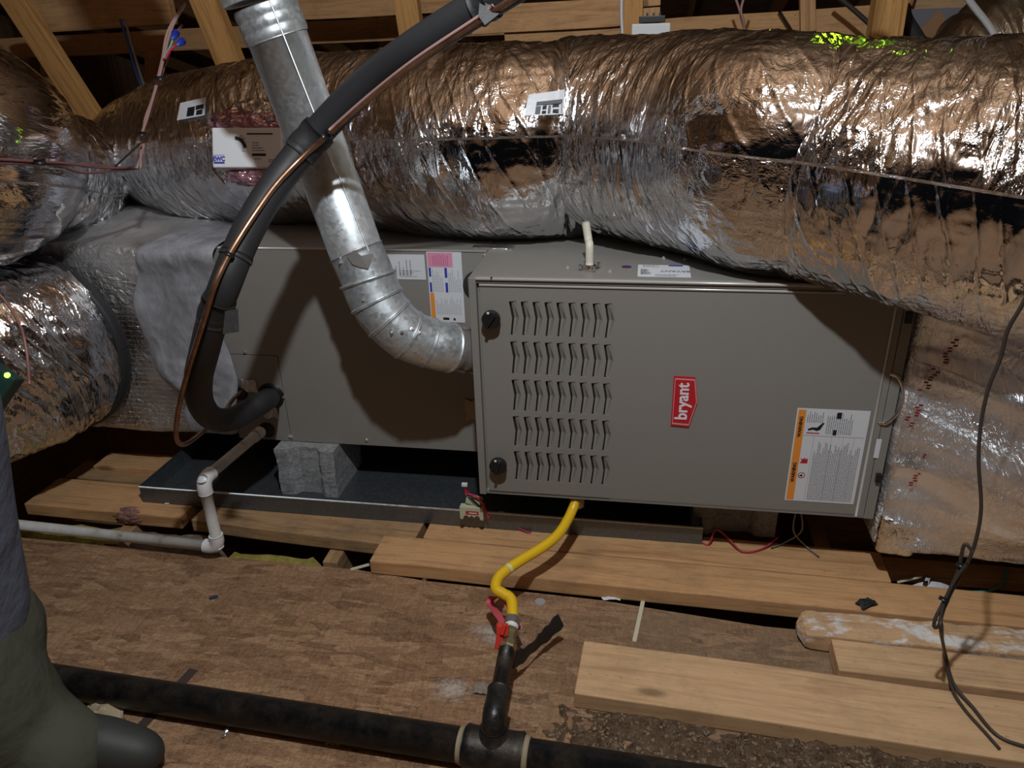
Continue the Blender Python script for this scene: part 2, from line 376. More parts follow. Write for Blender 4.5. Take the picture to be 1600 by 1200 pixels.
def board(name, P1, P2, width, thick, m, label=None, cat='plank', parent=None, updir=(0, 0, 1), group=None, rough_end=0):
    """lumber: P1-P2 is the centre line, width across, thick along updir; object X runs along the grain"""
    P1, P2 = np.array(P1, float), np.array(P2, float); L = np.linalg.norm(P2-P1); t = (P2-P1)/L
    u = np.array(updir, float); u -= t*(u@t); u /= np.linalg.norm(u); wv = np.cross(u, t)
    bm = bmesh.new(); bm_box(bm, (0, 0, 0), (L, width, thick), None, min(.003, thick*.12))
    if L > .3:
        es = [e for e in bm.edges if abs((e.verts[0].co-e.verts[1].co).x) > L*.5]; bmesh.ops.subdivide_edges(bm, edges=es, cuts=12, use_grid_fill=False)
        for v in bm.verts:
            if abs(v.co.x) < L*.49: v.co.y += .0012*math.sin(v.co.x*9+width*40); v.co.z += .0010*math.sin(v.co.x*7+width*70)
    bmesh.ops.recalc_face_normals(bm, faces=bm.faces)
    me = bpy.data.meshes.new(name); bm.to_mesh(me); bm.free()
    o = link(name, me, m, parent, (P1+P2)/2); o.matrix_local = Matrix(((t[0], wv[0], u[0], o.location[0]), (t[1], wv[1], u[1], o.location[1]), (t[2], wv[2], u[2], o.location[2]), (0, 0, 0, 1)))
    if label: tag(o, label, cat, group)
    return o
def _h(ix, iy, iz, s):
    n = (ix.astype(np.int64)*374761393+iy.astype(np.int64)*668265263+iz.astype(np.int64)*2147483647+s*974634777) & 0xffffffff
    n = ((n ^ (n >> 13))*1274126177) & 0xffffffff; return ((n ^ (n >> 16)) & 0xffff)/65535.
def vn(P, s=0):
    i = np.floor(P).astype(np.int64); f = P-i; f = f*f*(3-2*f); x, y, z = i[..., 0], i[..., 1], i[..., 2]; r = 0
    for a in (0, 1):
        for b in (0, 1):
            for c in (0, 1):
                r = r + _h(x+a, y+b, z+c, s)*(f[..., 0] if a else 1-f[..., 0])*(f[..., 1] if b else 1-f[..., 1])*(f[..., 2] if c else 1-f[..., 2])
    return r
def ridge(P, s=0): return 1-np.abs(2*vn(P, s)-1)
def sm(x): return np.clip(x, 0, 1)**2*(3-2*np.clip(x, 0, 1))
def crumple(Q, s, amp=1.):
    return amp*(.010*(vn(Q*7, s)-.5)*2+.006*(ridge(Q*A(20, 9, 9), s+1)-.5)+.0045*(ridge(Q*A(42, 14, 14)+vn(Q*12, s+9)[..., None]*1.2, s+2)-.5)+.0022*(ridge(Q*70, s+3)-.5))
def duct(name, P, R, m, parent, nu=420, nv=200, seed=0, amp=1., extra=None, hoop=.0008, ends=None, n=24, squash=None):
    P = np.asarray(P, float); t = np.linspace(0, 1, len(P)); C4 = cr(np.column_stack([P, R]), n)
    s = np.concatenate([[0], np.cumsum(np.linalg.norm(np.diff(C4[:, :3], axis=0), axis=1))]); u = np.linspace(0, s[-1], nu)
    C = np.stack([np.interp(u, s, C4[:, k]) for k in range(4)], -1)
    for _ in range(6): C[1:-1] = (C[:-2]+2*C[1:-1]+C[2:])/4
    T, N, B = frames(C[:, :3]); a = np.linspace(0, 2*np.pi, nv, endpoint=False); r = C[:, 3][:, None]
    dirv = np.cos(a)[None, :, None]*N[:, None]+np.sin(a)[None, :, None]*B[:, None]
    U = np.repeat(u[:, None], nv, 1); rm = R[len(R)//2]
    Q = np.stack([U+.22*rm*np.sin(a)[None], np.cos(a)[None]*rm+0*U, np.sin(a)[None]*rm+0*U], -1)
    d = crumple(Q, seed, amp)+hoop*np.clip(np.sin(U*2*np.pi/.032+.8*vn(Q*3, 5)), .4, 1)
    if extra is not None: d = d+extra(U, dirv, Q)
    rr = r+d
    if ends:
        e = np.minimum(U/ends, (u[-1]-U)/ends); rr = rr*np.sqrt(np.clip(1-(1-np.clip(e, 0, 1))**2, .002, 1))
    off = rr[..., None]*dirv
    if squash: off = off*np.array([1, 1, squash])
    V = C[:, None, :3]+off; uv = np.stack([U, np.tile(a*rm, (nu, 1))], -1)
    return mesh(name, V.reshape(-1, 3), grid_faces(nu, nv, True), m, parent, True, uv.reshape(-1, 2))
def foilbox(name, lo, hi, m, parent, seed=0, n=110, rad=.02, amp=1., warp=None, big=0.):
    lo, hi = A(*lo), A(*hi); c = (lo+hi)/2; h = (hi-lo)/2; Vs = []; Fs = []; UV = []; k = 0
    for ax in range(3):
        for sg in (-1, 1):
            i, j = (ax+1) % 3, (ax+2) % 3; ni = max(6, int(n*h[i]/h.max())); nj = max(6, int(n*h[j]/h.max()))
            gi, gj = np.meshgrid(np.linspace(-1, 1, ni), np.linspace(-1, 1, nj), indexing='ij'); p = np.zeros((ni, nj, 3))
            p[..., ax] = sg*h[ax]; p[..., i] = gi*h[i]; p[..., j] = gj*h[j]
            q = np.clip(p, -(h-rad), h-rad); d = p-q; nn = d/(np.linalg.norm(d, axis=-1)[..., None]+1e-9); pos = c+q+nn*rad
            pos = pos+nn*(crumple(pos, seed, amp*.6)+amp*big*(.014*(ridge(pos*A(4.5, 4.5, 15)+vn(pos*6, 3)[..., None], seed+4)-.5)+.006*(ridge(pos*A(12, 12, 34), seed+5)-.5)))[..., None]
            if warp is not None: pos = warp(pos)
            Vs.append(pos.reshape(-1, 3)); UV.append(np.stack([(p[..., i]), (p[..., j])], -1).reshape(-1, 2))
            f = grid_faces(ni, nj)+k; Fs.append(f if sg < 0 else f[:, ::-1]); k += ni*nj
    return mesh(name, np.concatenate(Vs), np.concatenate(Fs), m, parent, True, np.concatenate(UV))
FONT = None
def text(name, s, size, m, parent, M4, ext=.0003, sx=1., align='CENTER', bold=0.):
    cu = bpy.data.curves.new('t', 'FONT'); cu.body = s; cu.size = size; cu.extrude = ext; cu.align_x = align; cu.align_y = 'CENTER'; cu.offset = bold; cu.resolution_u = 3
    to = bpy.data.objects.new('t', cu); COL.objects.link(to); bpy.context.view_layer.update()
    me = bpy.data.meshes.new_from_object(to.evaluated_get(bpy.context.evaluated_depsgraph_get())); bpy.data.objects.remove(to)
    V = np.array([M4 @ Vector((v.co.x*sx, v.co.y, v.co.z)) for v in me.vertices]); Fc = [list(p.vertices) for p in me.polygons]; bpy.data.meshes.remove(me)
    return mesh(name, V, Fc, m, parent)
def planeM(o, xa, ya):
    xa = Vector(xa).normalized(); ya = Vector(ya).normalized(); za = xa.cross(ya)
    return Matrix(((xa.x, ya.x, za.x, o[0]), (xa.y, ya.y, za.y, o[1]), (xa.z, ya.z, za.z, o[2]), (0, 0, 0, 1)))
def prism(name, pts, o, xa, ya, thick, m, parent=None, bev=0, base=0.):
    """flat polygon in a plane, extruded to a real thickness"""
    Mx = planeM(o, xa, ya); n = len(pts)
    V = [Mx @ Vector((p[0], p[1], base)) for p in pts]+[Mx @ Vector((p[0], p[1], base+thick)) for p in pts]
    Fc = [list(range(n))[::-1], [i+n for i in range(n)]]+[[i, (i+1) % n, (i+1) % n+n, i+n] for i in range(n)]
    return mesh(name, [v[:] for v in V], Fc, m, parent)
def rects_mesh(name, R, o, xa, ya, z, m, parent):
    Mx = planeM(o, xa, ya); V = []; Fc = []
    for (x0, y0, x1, y1) in R:
        k = len(V); V += [(Mx @ Vector(p))[:] for p in ((x0, y0, z), (x1, y0, z), (x1, y1, z), (x0, y1, z), (x0, y0, z+.0002), (x1, y0, z+.0002), (x1, y1, z+.0002), (x0, y1, z+.0002))]
        Fc += [[k+4, k+5, k+6, k+7], [k, k+1, k+5, k+4], [k+1, k+2, k+6, k+5], [k+2, k+3, k+7, k+6], [k+3, k, k+4, k+7]]
    return mesh(name, V, Fc, m, parent)
def fineprint(x0, y0, x1, y1, pitch, vert=False, fill=.55, seed=1, wmin=.5):
    rnd = random.Random(seed); R = []
    if vert:
        x = x0
        while x < x1:
            ln = (y1-y0)*rnd.uniform(wmin, 1); y = y0
            while y < y0+ln:
                w_ = rnd.uniform(.002, .008); R.append((x, y, x+pitch*fill, min(y+w_, y0+ln))); y += w_+.0012
            x += pitch
    else:
        y = y1
        while y > y0:
            ln = (x1-x0)*rnd.uniform(wmin, 1); x = x0
            while x < x0+ln:
                w_ = rnd.uniform(.002, .008); R.append((x, y-pitch*fill, min(x+w_, x0+ln), y)); x += w_+.0012
            y -= pitch
    return R
def screw(parent, p, nrm=(0, -1, 0), r=.004, m=None):
    p = A(*p); n_ = A(*nrm); return tube('screw', [p, p+n_*.0015, p+n_*.0016, p+n_*.005], [r*1.5, r*1.5, r, r*.9], m or M['chrome'], parent, 8, True, False)
def wire(name, pts, r, m, label=None, cat='wire', parent=None, group=None, n=6, seg=6):
    o = tube(name, cr(pts, n), r, m, parent, seg)
    if label: tag(o, label, cat, group)
    return o
# ================================================================== SETTING
fpts = [(-4.45, -3.6), (4.45, -3.6), (4.45, -.175), (.62, -.146), (.27, -.108), (-.14, -.094), (-.32, -.075), (-1.2, -.062), (-4.45, -.03)]
fl = mesh('floor', [(x, y, -.018) for x, y in fpts]+[(x, y, 0) for x, y in fpts], [list(range(9))[::-1], list(range(9, 18))]+[[i, (i+1) % 9, (i+1) % 9+9, i+9] for i in range(9)], M['osb']); fl['kind'] = 'structure'
sub = box('trim_1', (-4.45, -.076, -.26), (4.45, 6.4, -.24), M['wood_dirty'], None); sub['kind'] = 'structure'
ce = thing('ceiling', None, None, (0, -1.2, 2.85)); ce['kind'] = 'structure'
def slope(y0, z0, y1, z1, nm):
    V = [(-4.5, y0, z0), (4.5, y0, z0), (4.5, y1, z1), (-4.5, y1, z1)]; V += [(a, b, c+.02) for a, b, c in V]
    mesh(nm, V, [[0, 1, 2, 3], [7, 6, 5, 4], [0, 4, 5, 1], [1, 5, 6, 2], [2, 6, 7, 3], [3, 7, 4, 0]], M['osb_roof'], ce)
slope(-1.2, 2.85, 6.5, .925, 'roof_deck'); slope(-1.2, 2.85, -3.7, 1.87, 'roof_deck')
for i in range(15):
    x = -4.2+i*.6
    board('rafter', (x, -1.15, 2.765), (x, 6.4, .865), .038, .12, M['wood_roof'], parent=ce)
    board('rafter', (x, -1.25, 2.765), (x, -3.6, 1.845), .038, .12, M['wood_roof'], parent=ce)
for sgn, nm in ((-1, 'wall_left'), (1, 'wall_right')):
    V = [(sgn*4.5, -3.7, 0), (sgn*4.5, 6.5, -.24), (sgn*4.5, 6.5, .925), (sgn*4.5, -1.2, 2.85), (sgn*4.5, -3.7, 1.87)]; V += [(a+sgn*.02, b, c) for a, b, c in V]
    o = mesh(nm, V, [[0, 1, 2, 3, 4], [9, 8, 7, 6, 5]]+[[i, (i+1) % 5, (i+1) % 5+5, i+5] for i in range(5)], M['osb_roof']); o['kind'] = 'structure'
for k, x in enumerate([-2.2, -1.6, -1.0, -.4, .2, .8, 1.4, 2.0]):
    board('joist', (x, -.055, -.12), (x, 6.3, -.12), .038, .238, M['wood_dirty'], parent=sub)
# lamp hanging from the roof above the photographer
lt = thing('work_lamp', 'caged work lamp hanging from the rafters in front of the furnace', 'lamp', (LAMP[0], LAMP[1], LAMP[2]+.05))
tube('socket', [A(*LAMP)+A(0, 0, .05), A(*LAMP)+A(0, 0, .09), A(*LAMP)+A(0, 0, .14)], [.022, .03, .018], M['black'], lt)
tube('cord', [A(*LAMP)+A(0, 0, .14), (LAMP[0], LAMP[1], 2.80)], .004, M['black'], lt, 8)

# ================================================================== FURNACE
X0, X1, ZB, ZT, YB = -.022, .846, .186, .719, .74
ZF = .1955
fu = thing('furnace', 'warm grey horizontal gas furnace with rows of louvers and a red badge', 'furnace', (.41, .3, ZF))
box('casing', (X0, .010, ZF), (X1, YB, ZT), M['paint'], fu, .002)
# front flanges (left strip, top hem, right strip)
box('left_flange', (X0, -.006, ZF), (-.006, .012, ZT), M['paint'], fu, .002)
tube('hem', [(-.006, -.003, ZT-.002), (X1, -.003, ZT-.002)], .0035, M['paint_edge'], fu, 8)
box('top_flange', (-.006, -.001, ZT-.012), (X1, .012, ZT-.002), M['paint'], fu, .001)
box('bottom_shade_flange', (-.006, .0, ZF), (X1, .012, ZF+.010), M['paint'], fu, .001)  # flange added under the door edge to shade the pan lip
box('right_flange', (.826, -.002, ZF), (X1, .012, ZT-.010), M['paint'], fu, .002)
dr_ = None
# door with real louver openings
DX0, DX1, DZ0, DZ1 = 0., .812, .200, .705
def door():
    px, pz = .02468, .089; gx0, gz1 = .0565, .2+.4703+.006; gx1, gz0 = gx0+9*px, gz1-5*pz
    V = []; Fc = []
    def q(*pts):
        k = len(V); V.extend(pts); Fc.append(list(range(k, k+len(pts))))
    y = 0.
    q((DX0, y, DZ0), (gx0, y, DZ0), (gx0, y, DZ1), (DX0, y, DZ1)); q((gx1, y, DZ0), (DX1, y, DZ0), (DX1, y, DZ1), (gx1, y, DZ1))
    q((gx0, y, DZ0), (gx1, y, DZ0), (gx1, y, gz0), (gx0, y, gz0)); q((gx0, y, gz1), (gx1, y, gz1), (gx1, y, DZ1), (gx0, y, DZ1))
    holes = []
    for r in range(5):
        for c in range(9):
            x0 = gx0+c*px; z1 = gz1-r*pz; z0 = z1-pz; zm = (z0+z1)/2
            O = [(x0, z1), (x0+px, z1), (x0+px, zm), (x0+px, z0), (x0, z0), (x0, zm)]
            hx, ht, hb = x0+.0068, z1-.007, z0+.007
            I = [(hx-.0025, ht-.001), (hx+.0125, ht+.0012), (hx+.0178, zm), (hx+.0135, hb), (hx-.0008, hb), (hx+.0032, zm)]
            for a in range(6):
                b = (a+1) % 6; q((O[a][0], y, O[a][1]), (I[a][0], y, I[a][1]), (I[b][0], y, I[b][1]), (O[b][0], y, O[b][1]))
            for a in range(6):
                b = (a+1) % 6; q((I[a][0], y, I[a][1]), (I[a][0], y+.0022, I[a][1]), (I[b][0], y+.0022, I[b][1]), (I[b][0], y, I[b][1]))
            holes.append(I)
    # folded rim
    t = .009
    q((DX0, 0, DZ1), (DX1, 0, DZ1), (DX1, t, DZ1), (DX0, t, DZ1)); q((DX0, 0, DZ0), (DX0, t, DZ0), (DX1, t, DZ0), (DX1, 0, DZ0))
    q((DX0, 0, DZ0), (DX0, 0, DZ1), (DX0, t, DZ1), (DX0, t, DZ0)); q((DX1, 0, DZ0), (DX1, t, DZ0), (DX1, t, DZ1), (DX1, 0, DZ1))
    d = mesh('door', V, Fc, M['paint'], fu)
    return d, holes, gx0, gx1, gz0, gz1
door_o, holes, gx0, gx1, gz0, gz1 = door()
# black plate behind the door, coloured for the shade inside the louvers
box('shade_plate', (gx0-.002, .0094, gz0-.002), (gx1+.002, .0099, gz1+.002), M['inside_shade'], door_o)
def louver_mesh():
    I = holes[0]; bx, bz = I[0]
    tr, mr, br = I[1], I[2], I[3]; tl, ml, bl = I[0], I[5], I[4]
    g = .0034; dpt = .0085; V = []
    for (a, b, c_, e_) in ((tr, tl, .0015, .004), (mr, ml, .0085, .0090), (br, bl, .002, .0045)):
        V.append((a[0], .0005, a[1])); V.append(((a[0]+b[0])/2+.001, c_, (a[1]+b[1])/2)); V.append((b[0]+g, e_, b[1]))
    V = np.array(V); V2 = V+A(0, .0008, 0); V = np.concatenate([V, V2])-A(bx, 0, bz)
    Fc = [[0, 1, 4, 3], [1, 2, 5, 4], [3, 4, 7, 6], [4, 5, 8, 7]]; Fc += [[i+9 for i in f][::-1] for f in Fc]
    Fc += [[0, 9, 10, 1], [1, 10, 11, 2], [2, 11, 14, 5], [5, 14, 17, 8], [8, 17, 16, 7], [7, 16, 15, 6], [6, 15, 12, 3], [3, 12, 9, 0]]
    me = bpy.data.meshes.new('louver'); me.from_pydata(V.tolist(), [], Fc); me.update(); return me
lm = louver_mesh()
for I in holes: link('louver', lm, M['paint'], door_o, (I[0][0], 0, I[0][1]))
tube('door_hem', [(DX0, -.0005, DZ1-.002), (DX1, -.0005, DZ1-.002)], .0028, M['paint_edge'], fu, 8)
tube('door_edge', [(DX1-.002, -.0005, DZ0), (DX1-.002, -.0005, DZ1)], .0028, M['paint_edge'], fu, 8)
for k, (a, b) in enumerate(((768, 498), (779, 726))):
    p = on(a, b, 'y', -.012); p = A(p[0], 0, p[2])
    kb = tube('knob', [p, p-A(0, .010, 0), p-A(0, .012, 0), p-A(0, .024, 0), p-A(0, .026, 0)], [.011, .011, .0195, .0195, .017], M['black'], fu, 24); kb['label'] = 'round black thumb knob'
    bm = bmesh.new(); bm_box(bm, p-A(0, .029, 0), (.006, .008, .034), Matrix.Rotation(.6-k*.3, 3, 'Y'), .001); bm_obj('grip', bm, M['black'], kb)
    bm = bmesh.new(); bm_box(bm, p-A(.004, .0262, -.017), (.005, .003, .004), None, .0006); bm_obj('painted_highlight', bm, M['white'], kb)  # small white block stands in for a highlight on the knob
# handle cutout plate on right flange, latch bits
p = on(1394, 625, 'y', -.004)
hd = tube('handle', cr([p+A(-.012, .004, .055), p+A(.004, -.003, .048), p+A(.017, -.006, .015), p+A(.015, -.006, -.02), p+A(-.002, -.003, -.05), p+A(-.016, .004, -.055)], 6), .0032, M['chrome'], fu, 8); hd['label'] = 'bright curved metal handle'
for (a, b, w_, h_) in ((1420, 496, .012, .022), (1372, 746, .010, .020)):
    p = on(a, b, 'y', -.004); box('latch', p-A(w_/2, .006, h_/2), p+A(w_/2, .006, h_/2), M['black'], fu, .001)
box('door_joint', (DX1+.001, -.001, DZ0), (DX1+.013, .010, DZ1), M['paint'], fu, .001)
p = on(1371, 701, 'y', -.003); box('small_label', p-A(.005, .001, .022), p+A(.005, .0005, .022), M['label'], fu)
screw(fu, on(768, 434, 'y', -.004), r=.0015, m=M['black'])
# badge: five-sided, letters run upward
bo = on(1067, 627, 'y', -.001)
bp = [(-.022, -.058), (.016, -.060), (.030, .000), (.022, .057), (-.022, .058)]
bg = prism('badge', bp, (bo[0], -.0005, bo[2]), (1, 0, 0), (0, 0, 1), .0025, M['badge'], fu); bg['label'] = 'five sided red maker badge'
def ring(name, pts, s0, s1, *a):
    n = len(pts); o_, xa, ya, z, m_, par = a; Mx = planeM(o_, xa, ya); V = []
    for s in (s0, s1):
        for p_ in pts: V.append((Mx @ Vector((p_[0]*s+.001, p_[1]*s, z)))[:])
    return mesh(name, V, [[i, (i+1) % n, (i+1) % n+n, i+n] for i in range(n)], m_, par)
ring('badge_line', bp, .93, .87, (bo[0], -.0005, bo[2]), (1, 0, 0), (0, 0, 1), .0028, M['badge_edge'], bg)
text('lettering', 'bryant', .036, M['badge_letter'], bg, planeM((bo[0]-.001, -.0034, bo[2]), (0, 0, 1), (-1, 0, 0)), .0003, .92, bold=.0008)
# warning label on the door
def warning_label():
    TL, TR, BR, BL = [on(a, b, 'y', -.0005) for a, b in ((1246, 637), (1361, 643), (1333, 788), (1226, 781))]
    cx = (TL[0]+TR[0]+BR[0]+BL[0])/4; cz = (TL[2]+TR[2]+BR[2]+BL[2])/4; w_ = ((TR[0]-TL[0])+(BR[0]-BL[0]))/2; h_ = ((TL[2]-BL[2])+(TR[2]-BR[2]))/2
    o_ = (cx, 0, cz); xa, ya = (1, 0, 0), (0, 0, 1); W2, H2 = w_/2, h_/2
    L = prism('warning_label', [(-W2, -H2), (W2, -H2), (W2, H2), (-W2, H2)], o_, xa, ya, .0008, M['label'], fu, base=.0002); L['label'] = 'white warning label with orange edge'
    T = -.0012
    rects_mesh('orange_band', [(-W2+.003, -H2+.003, -W2+.018, H2-.003)], o_, xa, ya, .0011, M['orange'], L)
    text('lettering', 'WARNING', .010, M['ink_black'], L, planeM((cx-W2+.0105, T-.0005, cz+H2*.62), (0, 0, 1), (-1, 0, 0)), .0001, bold=.0003)
    text('lettering', 'WARNING', .010, M['ink_black'], L, planeM((cx-W2+.0105, T-.0005, cz-H2*.36), (0, 0, 1), (-1, 0, 0)), .0001, bold=.0003)
    R = []
    xs = -W2+.045
    zsplit = H2*.44
    R += fineprint(xs, -H2+.005, W2-.006, zsplit-.012, .0034, True, .4, 3, .78)
    R += fineprint(-W2+.022, H2*.72, -W2+.055, H2-.006, .0042, True, .35, 4, .6)
    R += fineprint(-W2+.062, zsplit+.006, W2-.030, H2-.008, .0040, True, .35, 5, .7)
    rects_mesh('fine_print', R, o_, xa, ya, .0011, M['ink'], L)['kind'] = 'stuff'
    rects_mesh('rule', [(-W2+.018, zsplit, W2-.003, zsplit+.0012)]+[(x, -H2+.003, x+.0007, zsplit) for x in (-W2+.040, -W2+.075, -W2+.098, -W2+.12)], o_, xa, ya, .0011, M['ink_soft'], L)
    rects_mesh('heading', [(-W2+.079, H2-.020, -W2+.088, H2-.006), (-W2+.076, zsplit+.004, -W2+.083, zsplit+.016)], o_, xa, ya, .0014, M['ink_black'], L)
    # pictograms: hand over hot surface, flame, prohibition ring
    prism('hand_pictogram', [(-.014, -.002), (-.006, .002), (.004, .002), (.014, .014), (.017, .013), (.010, -.003), (.004, -.006), (-.004, -.003), (-.013, -.006)], (cx-W2+.040, 0, cz+H2*.60), xa, ya, .0003, M['ink_black'], L, base=.0012)
    rects_mesh('surface_bar', [(-W2+.024, H2*.49, -W2+.050, H2*.51)], o_, xa, ya, .0013, M['badge'], L)
    prism('flame_pictogram', [(-.009, -.006), (.006, -.006), (.006, .006), (.001, .004), (-.001, .008), (-.004, .003), (-.009, .007), (-.006, 0)], (cx-W2+.029, 0, cz-H2*.10), xa, ya, .0003, M['badge'], L, base=.0012)
    a = np.linspace(0, 2*np.pi, 18, endpoint=False); c0 = [(math.cos(t), math.sin(t)) for t in a]
    ring('prohibition_ring', [(x*.0075, y*.0075) for x, y in c0], 1., .78, (cx-W2+.026, 0, cz-H2*.42), xa, ya, .0014, M['badge'], L)
    prism('flame_dot', [(-.004, -.002), (.004, -.003), (.002, .003), (-.001, .001)], (cx-W2+.026, 0, cz-H2*.42), xa, ya, .0003, M['ink_black'], L, base=.0012)
warning_label()
# top label, marks, screws on the furnace top
def toplabel():
    a_, b_ = on(997, 414, 'z', ZT), on(1077, 417, 'z', ZT); c_, d_ = on(997, 432, 'z', ZT), on(1078, 433.5, 'z', ZT)
    x0, x1 = a_[0], b_[0]; y1 = a_[1]; y0 = max(c_[1], .014)
    o_ = ((x0+x1)/2, (y0+y1)/2, ZT); W2, H2 = (x1-x0)/2, (y1-y0)/2
    L = prism('rating_label', [(-W2, -H2), (W2, -H2), (W2, H2), (-W2, H2)], o_, (1, 0, 0), (0, 1, 0), .0008, M['label'], fu)
    text('lettering', 'BRYANT', .016, M['ink'], L, planeM((x1-.030, o_[1]-.004, ZT+.0012), (-1, 0, 0), (0, -1, 0)), .0001, bold=.0002)
    rects_mesh('fine_print', fineprint(-W2+.006, -H2+.012, -W2+.03, H2*.2, .003, False, .5, 8)+fineprint(-W2+.01, H2*.5, W2-.05, H2*.9, .006, False, .3, 9)+fineprint(-W2+.035, -H2+.003, W2-.01, -H2+.014, .005, False, .3, 10), o_, (1, 0, 0), (0, 1, 0), .001, M['ink'], L)
    rects_mesh('bar', [(W2*.2, H2*.78, W2*.75, H2*.98)], o_, (1, 0, 0), (0, 1, 0), .001, M['blue'], L)
toplabel()
pp = on(979, 417, 'z', ZT); tube('purple_mark', [pp, pp+A(0, 0, .0006)], [.011, .010], mat('purple_marker', (.06, .02, .10), .5), fu, 14)
for (a, b) in ((887, 419), (953, 425), (1037, 404), (1070, 407)): screw(fu, on(a, b, 'z', ZT), (0, 0, 1), .003, M['paint_edge'])
# cable whip on top
wb = on(921, 421, 'z', ZT)
wh = thing('cable_whip', 'cream flexible cable dropping from the big duct into the furnace top', 'cable', wb)
wt = on(917, 362, 'y', wb[1]+.03)
tube('cable', cr([wb+A(0, 0, .01), wb+A(-.001, .005, .05), wt+A(.004, .0, -.02), wt+A(-.004, .01, .02)], 8), .0085, M['whip'], wh, 12)
cn = tube('connector', [wb, wb+A(0, 0, .004), wb+A(0, 0, .005), wb+A(0, 0, .012)], [.021, .021, .014, .012], M['chrome'], wh, 8, smooth=False)
for k in range(4): bm = bmesh.new(); an = k*1.57+.5; bm_box(bm, wb+A(math.cos(an)*.021, math.sin(an)*.021, .008), (.006, .006, .010), Matrix.Rotation(an, 3, 'Z'), .001); bm_obj('lug', bm, M['chrome'], cn)

# ================================================================== COIL CABINET
YC = .204; CX0 = -.738
co = thing('coil_cabinet', 'warm grey evaporator coil cabinet left of the furnace', 'cabinet', (-.38, .45, ZB))
box('casing', (CX0, YC+.004, ZB), (X0-.001, YB, ZT), M['paint'], co, .002)
sx_ = on(445, 625, 'y', YC)[0]; sz_ = on(385, 554, 'y', YC)[2]
def lpanel(nm, pts, **k): return prism(nm, pts, (0, YC+.004, 0), (1, 0, 0), (0, 0, 1), .004, M['paint'], co)
lpanel('front_panel', [(sx_+.001, ZB+.001), (X0-.003, ZB+.001), (X0-.003, ZT-.003), (CX0+.001, ZT-.003), (CX0+.001, sz_+.001), (sx_+.001, sz_+.001)])
lpanel('access_panel', [(CX0+.001, ZB+.001), (sx_-.001, ZB+.001), (sx_-.001, sz_-.001), (CX0+.001, sz_-.001)])
tube('hem', [(CX0, YC+.001, ZT-.001), (X0-.002, YC+.001, ZT-.001)], .003, M['paint_edge'], co, 8)
for (a, b) in ((321, 390), (383, 550), (443, 620), (453, 681), (456, 682), (573, 687), (757, 399)): screw(co, on(a, b, 'y', YC), r=.0035, m=M['shiny'])
def ringhole(nm, a, b, r0, m_, L=None):
    p = on(a, b, 'y', YC); o = tube(nm, [p+A(0, .001, 0), p-A(0, .004, 0), p-A(0, .006, 0)], [r0, r0, r0*.8], m_, co, 24)
    if L: o['label'] = L
    return o
ringhole('drain_grommet', 418, 671, .022, M['black'], 'black rubber drain grommet')
ringhole('line_grommet', 376, 613, .021, M['black'])
ringhole('suction_collar', 424, 618, .036, M['black'])
# foil tape patches around the line entry
def patch(name, a, b, w_, h_, m_, par, yy=YC, seed=3, amp=.5):
    p = on(a, b, 'y', yy); n = 26; gx, gz = np.meshgrid(np.linspace(-1, 1, n), np.linspace(-1, 1, n), indexing='ij')
    V = np.stack([p[0]+gx*w_*(1+.25*(vn(np.stack([gz*2, gx*0, gx*0+seed], -1), seed)-.5)), np.zeros_like(gx), p[2]+gz*h_*(1+.3*(vn(np.stack([gx*2.3, gx*0+3, gx*0+seed], -1), seed)-.5))], -1)
    d = crumple(V*1.4, seed, amp); V[..., 1] = yy-.004-np.abs(d)*(1-np.maximum(np.abs(gx), np.abs(gz))**6)
    return mesh(name, V.reshape(-1, 3), grid_faces(n, n), m_, par, True, np.stack([gx*w_, gz*h_], -1).reshape(-1, 2))
patch('foil_patch', 422, 634, .020, .035, M['foil2'], co, seed=5)
patch('foil_patch', 385, 602, .032, .018, M['scrim'], co, seed=6)
patch('foil_patch', 738, 640, .018, .028, M['paper'], co, seed=8, amp=.3)
p = on(752, 447, 'y', YC); hr = tube('round_opening', [p+A(-.006, .001, .0), p-A(.006, .002, 0)], .038, M['black'], co, 24)
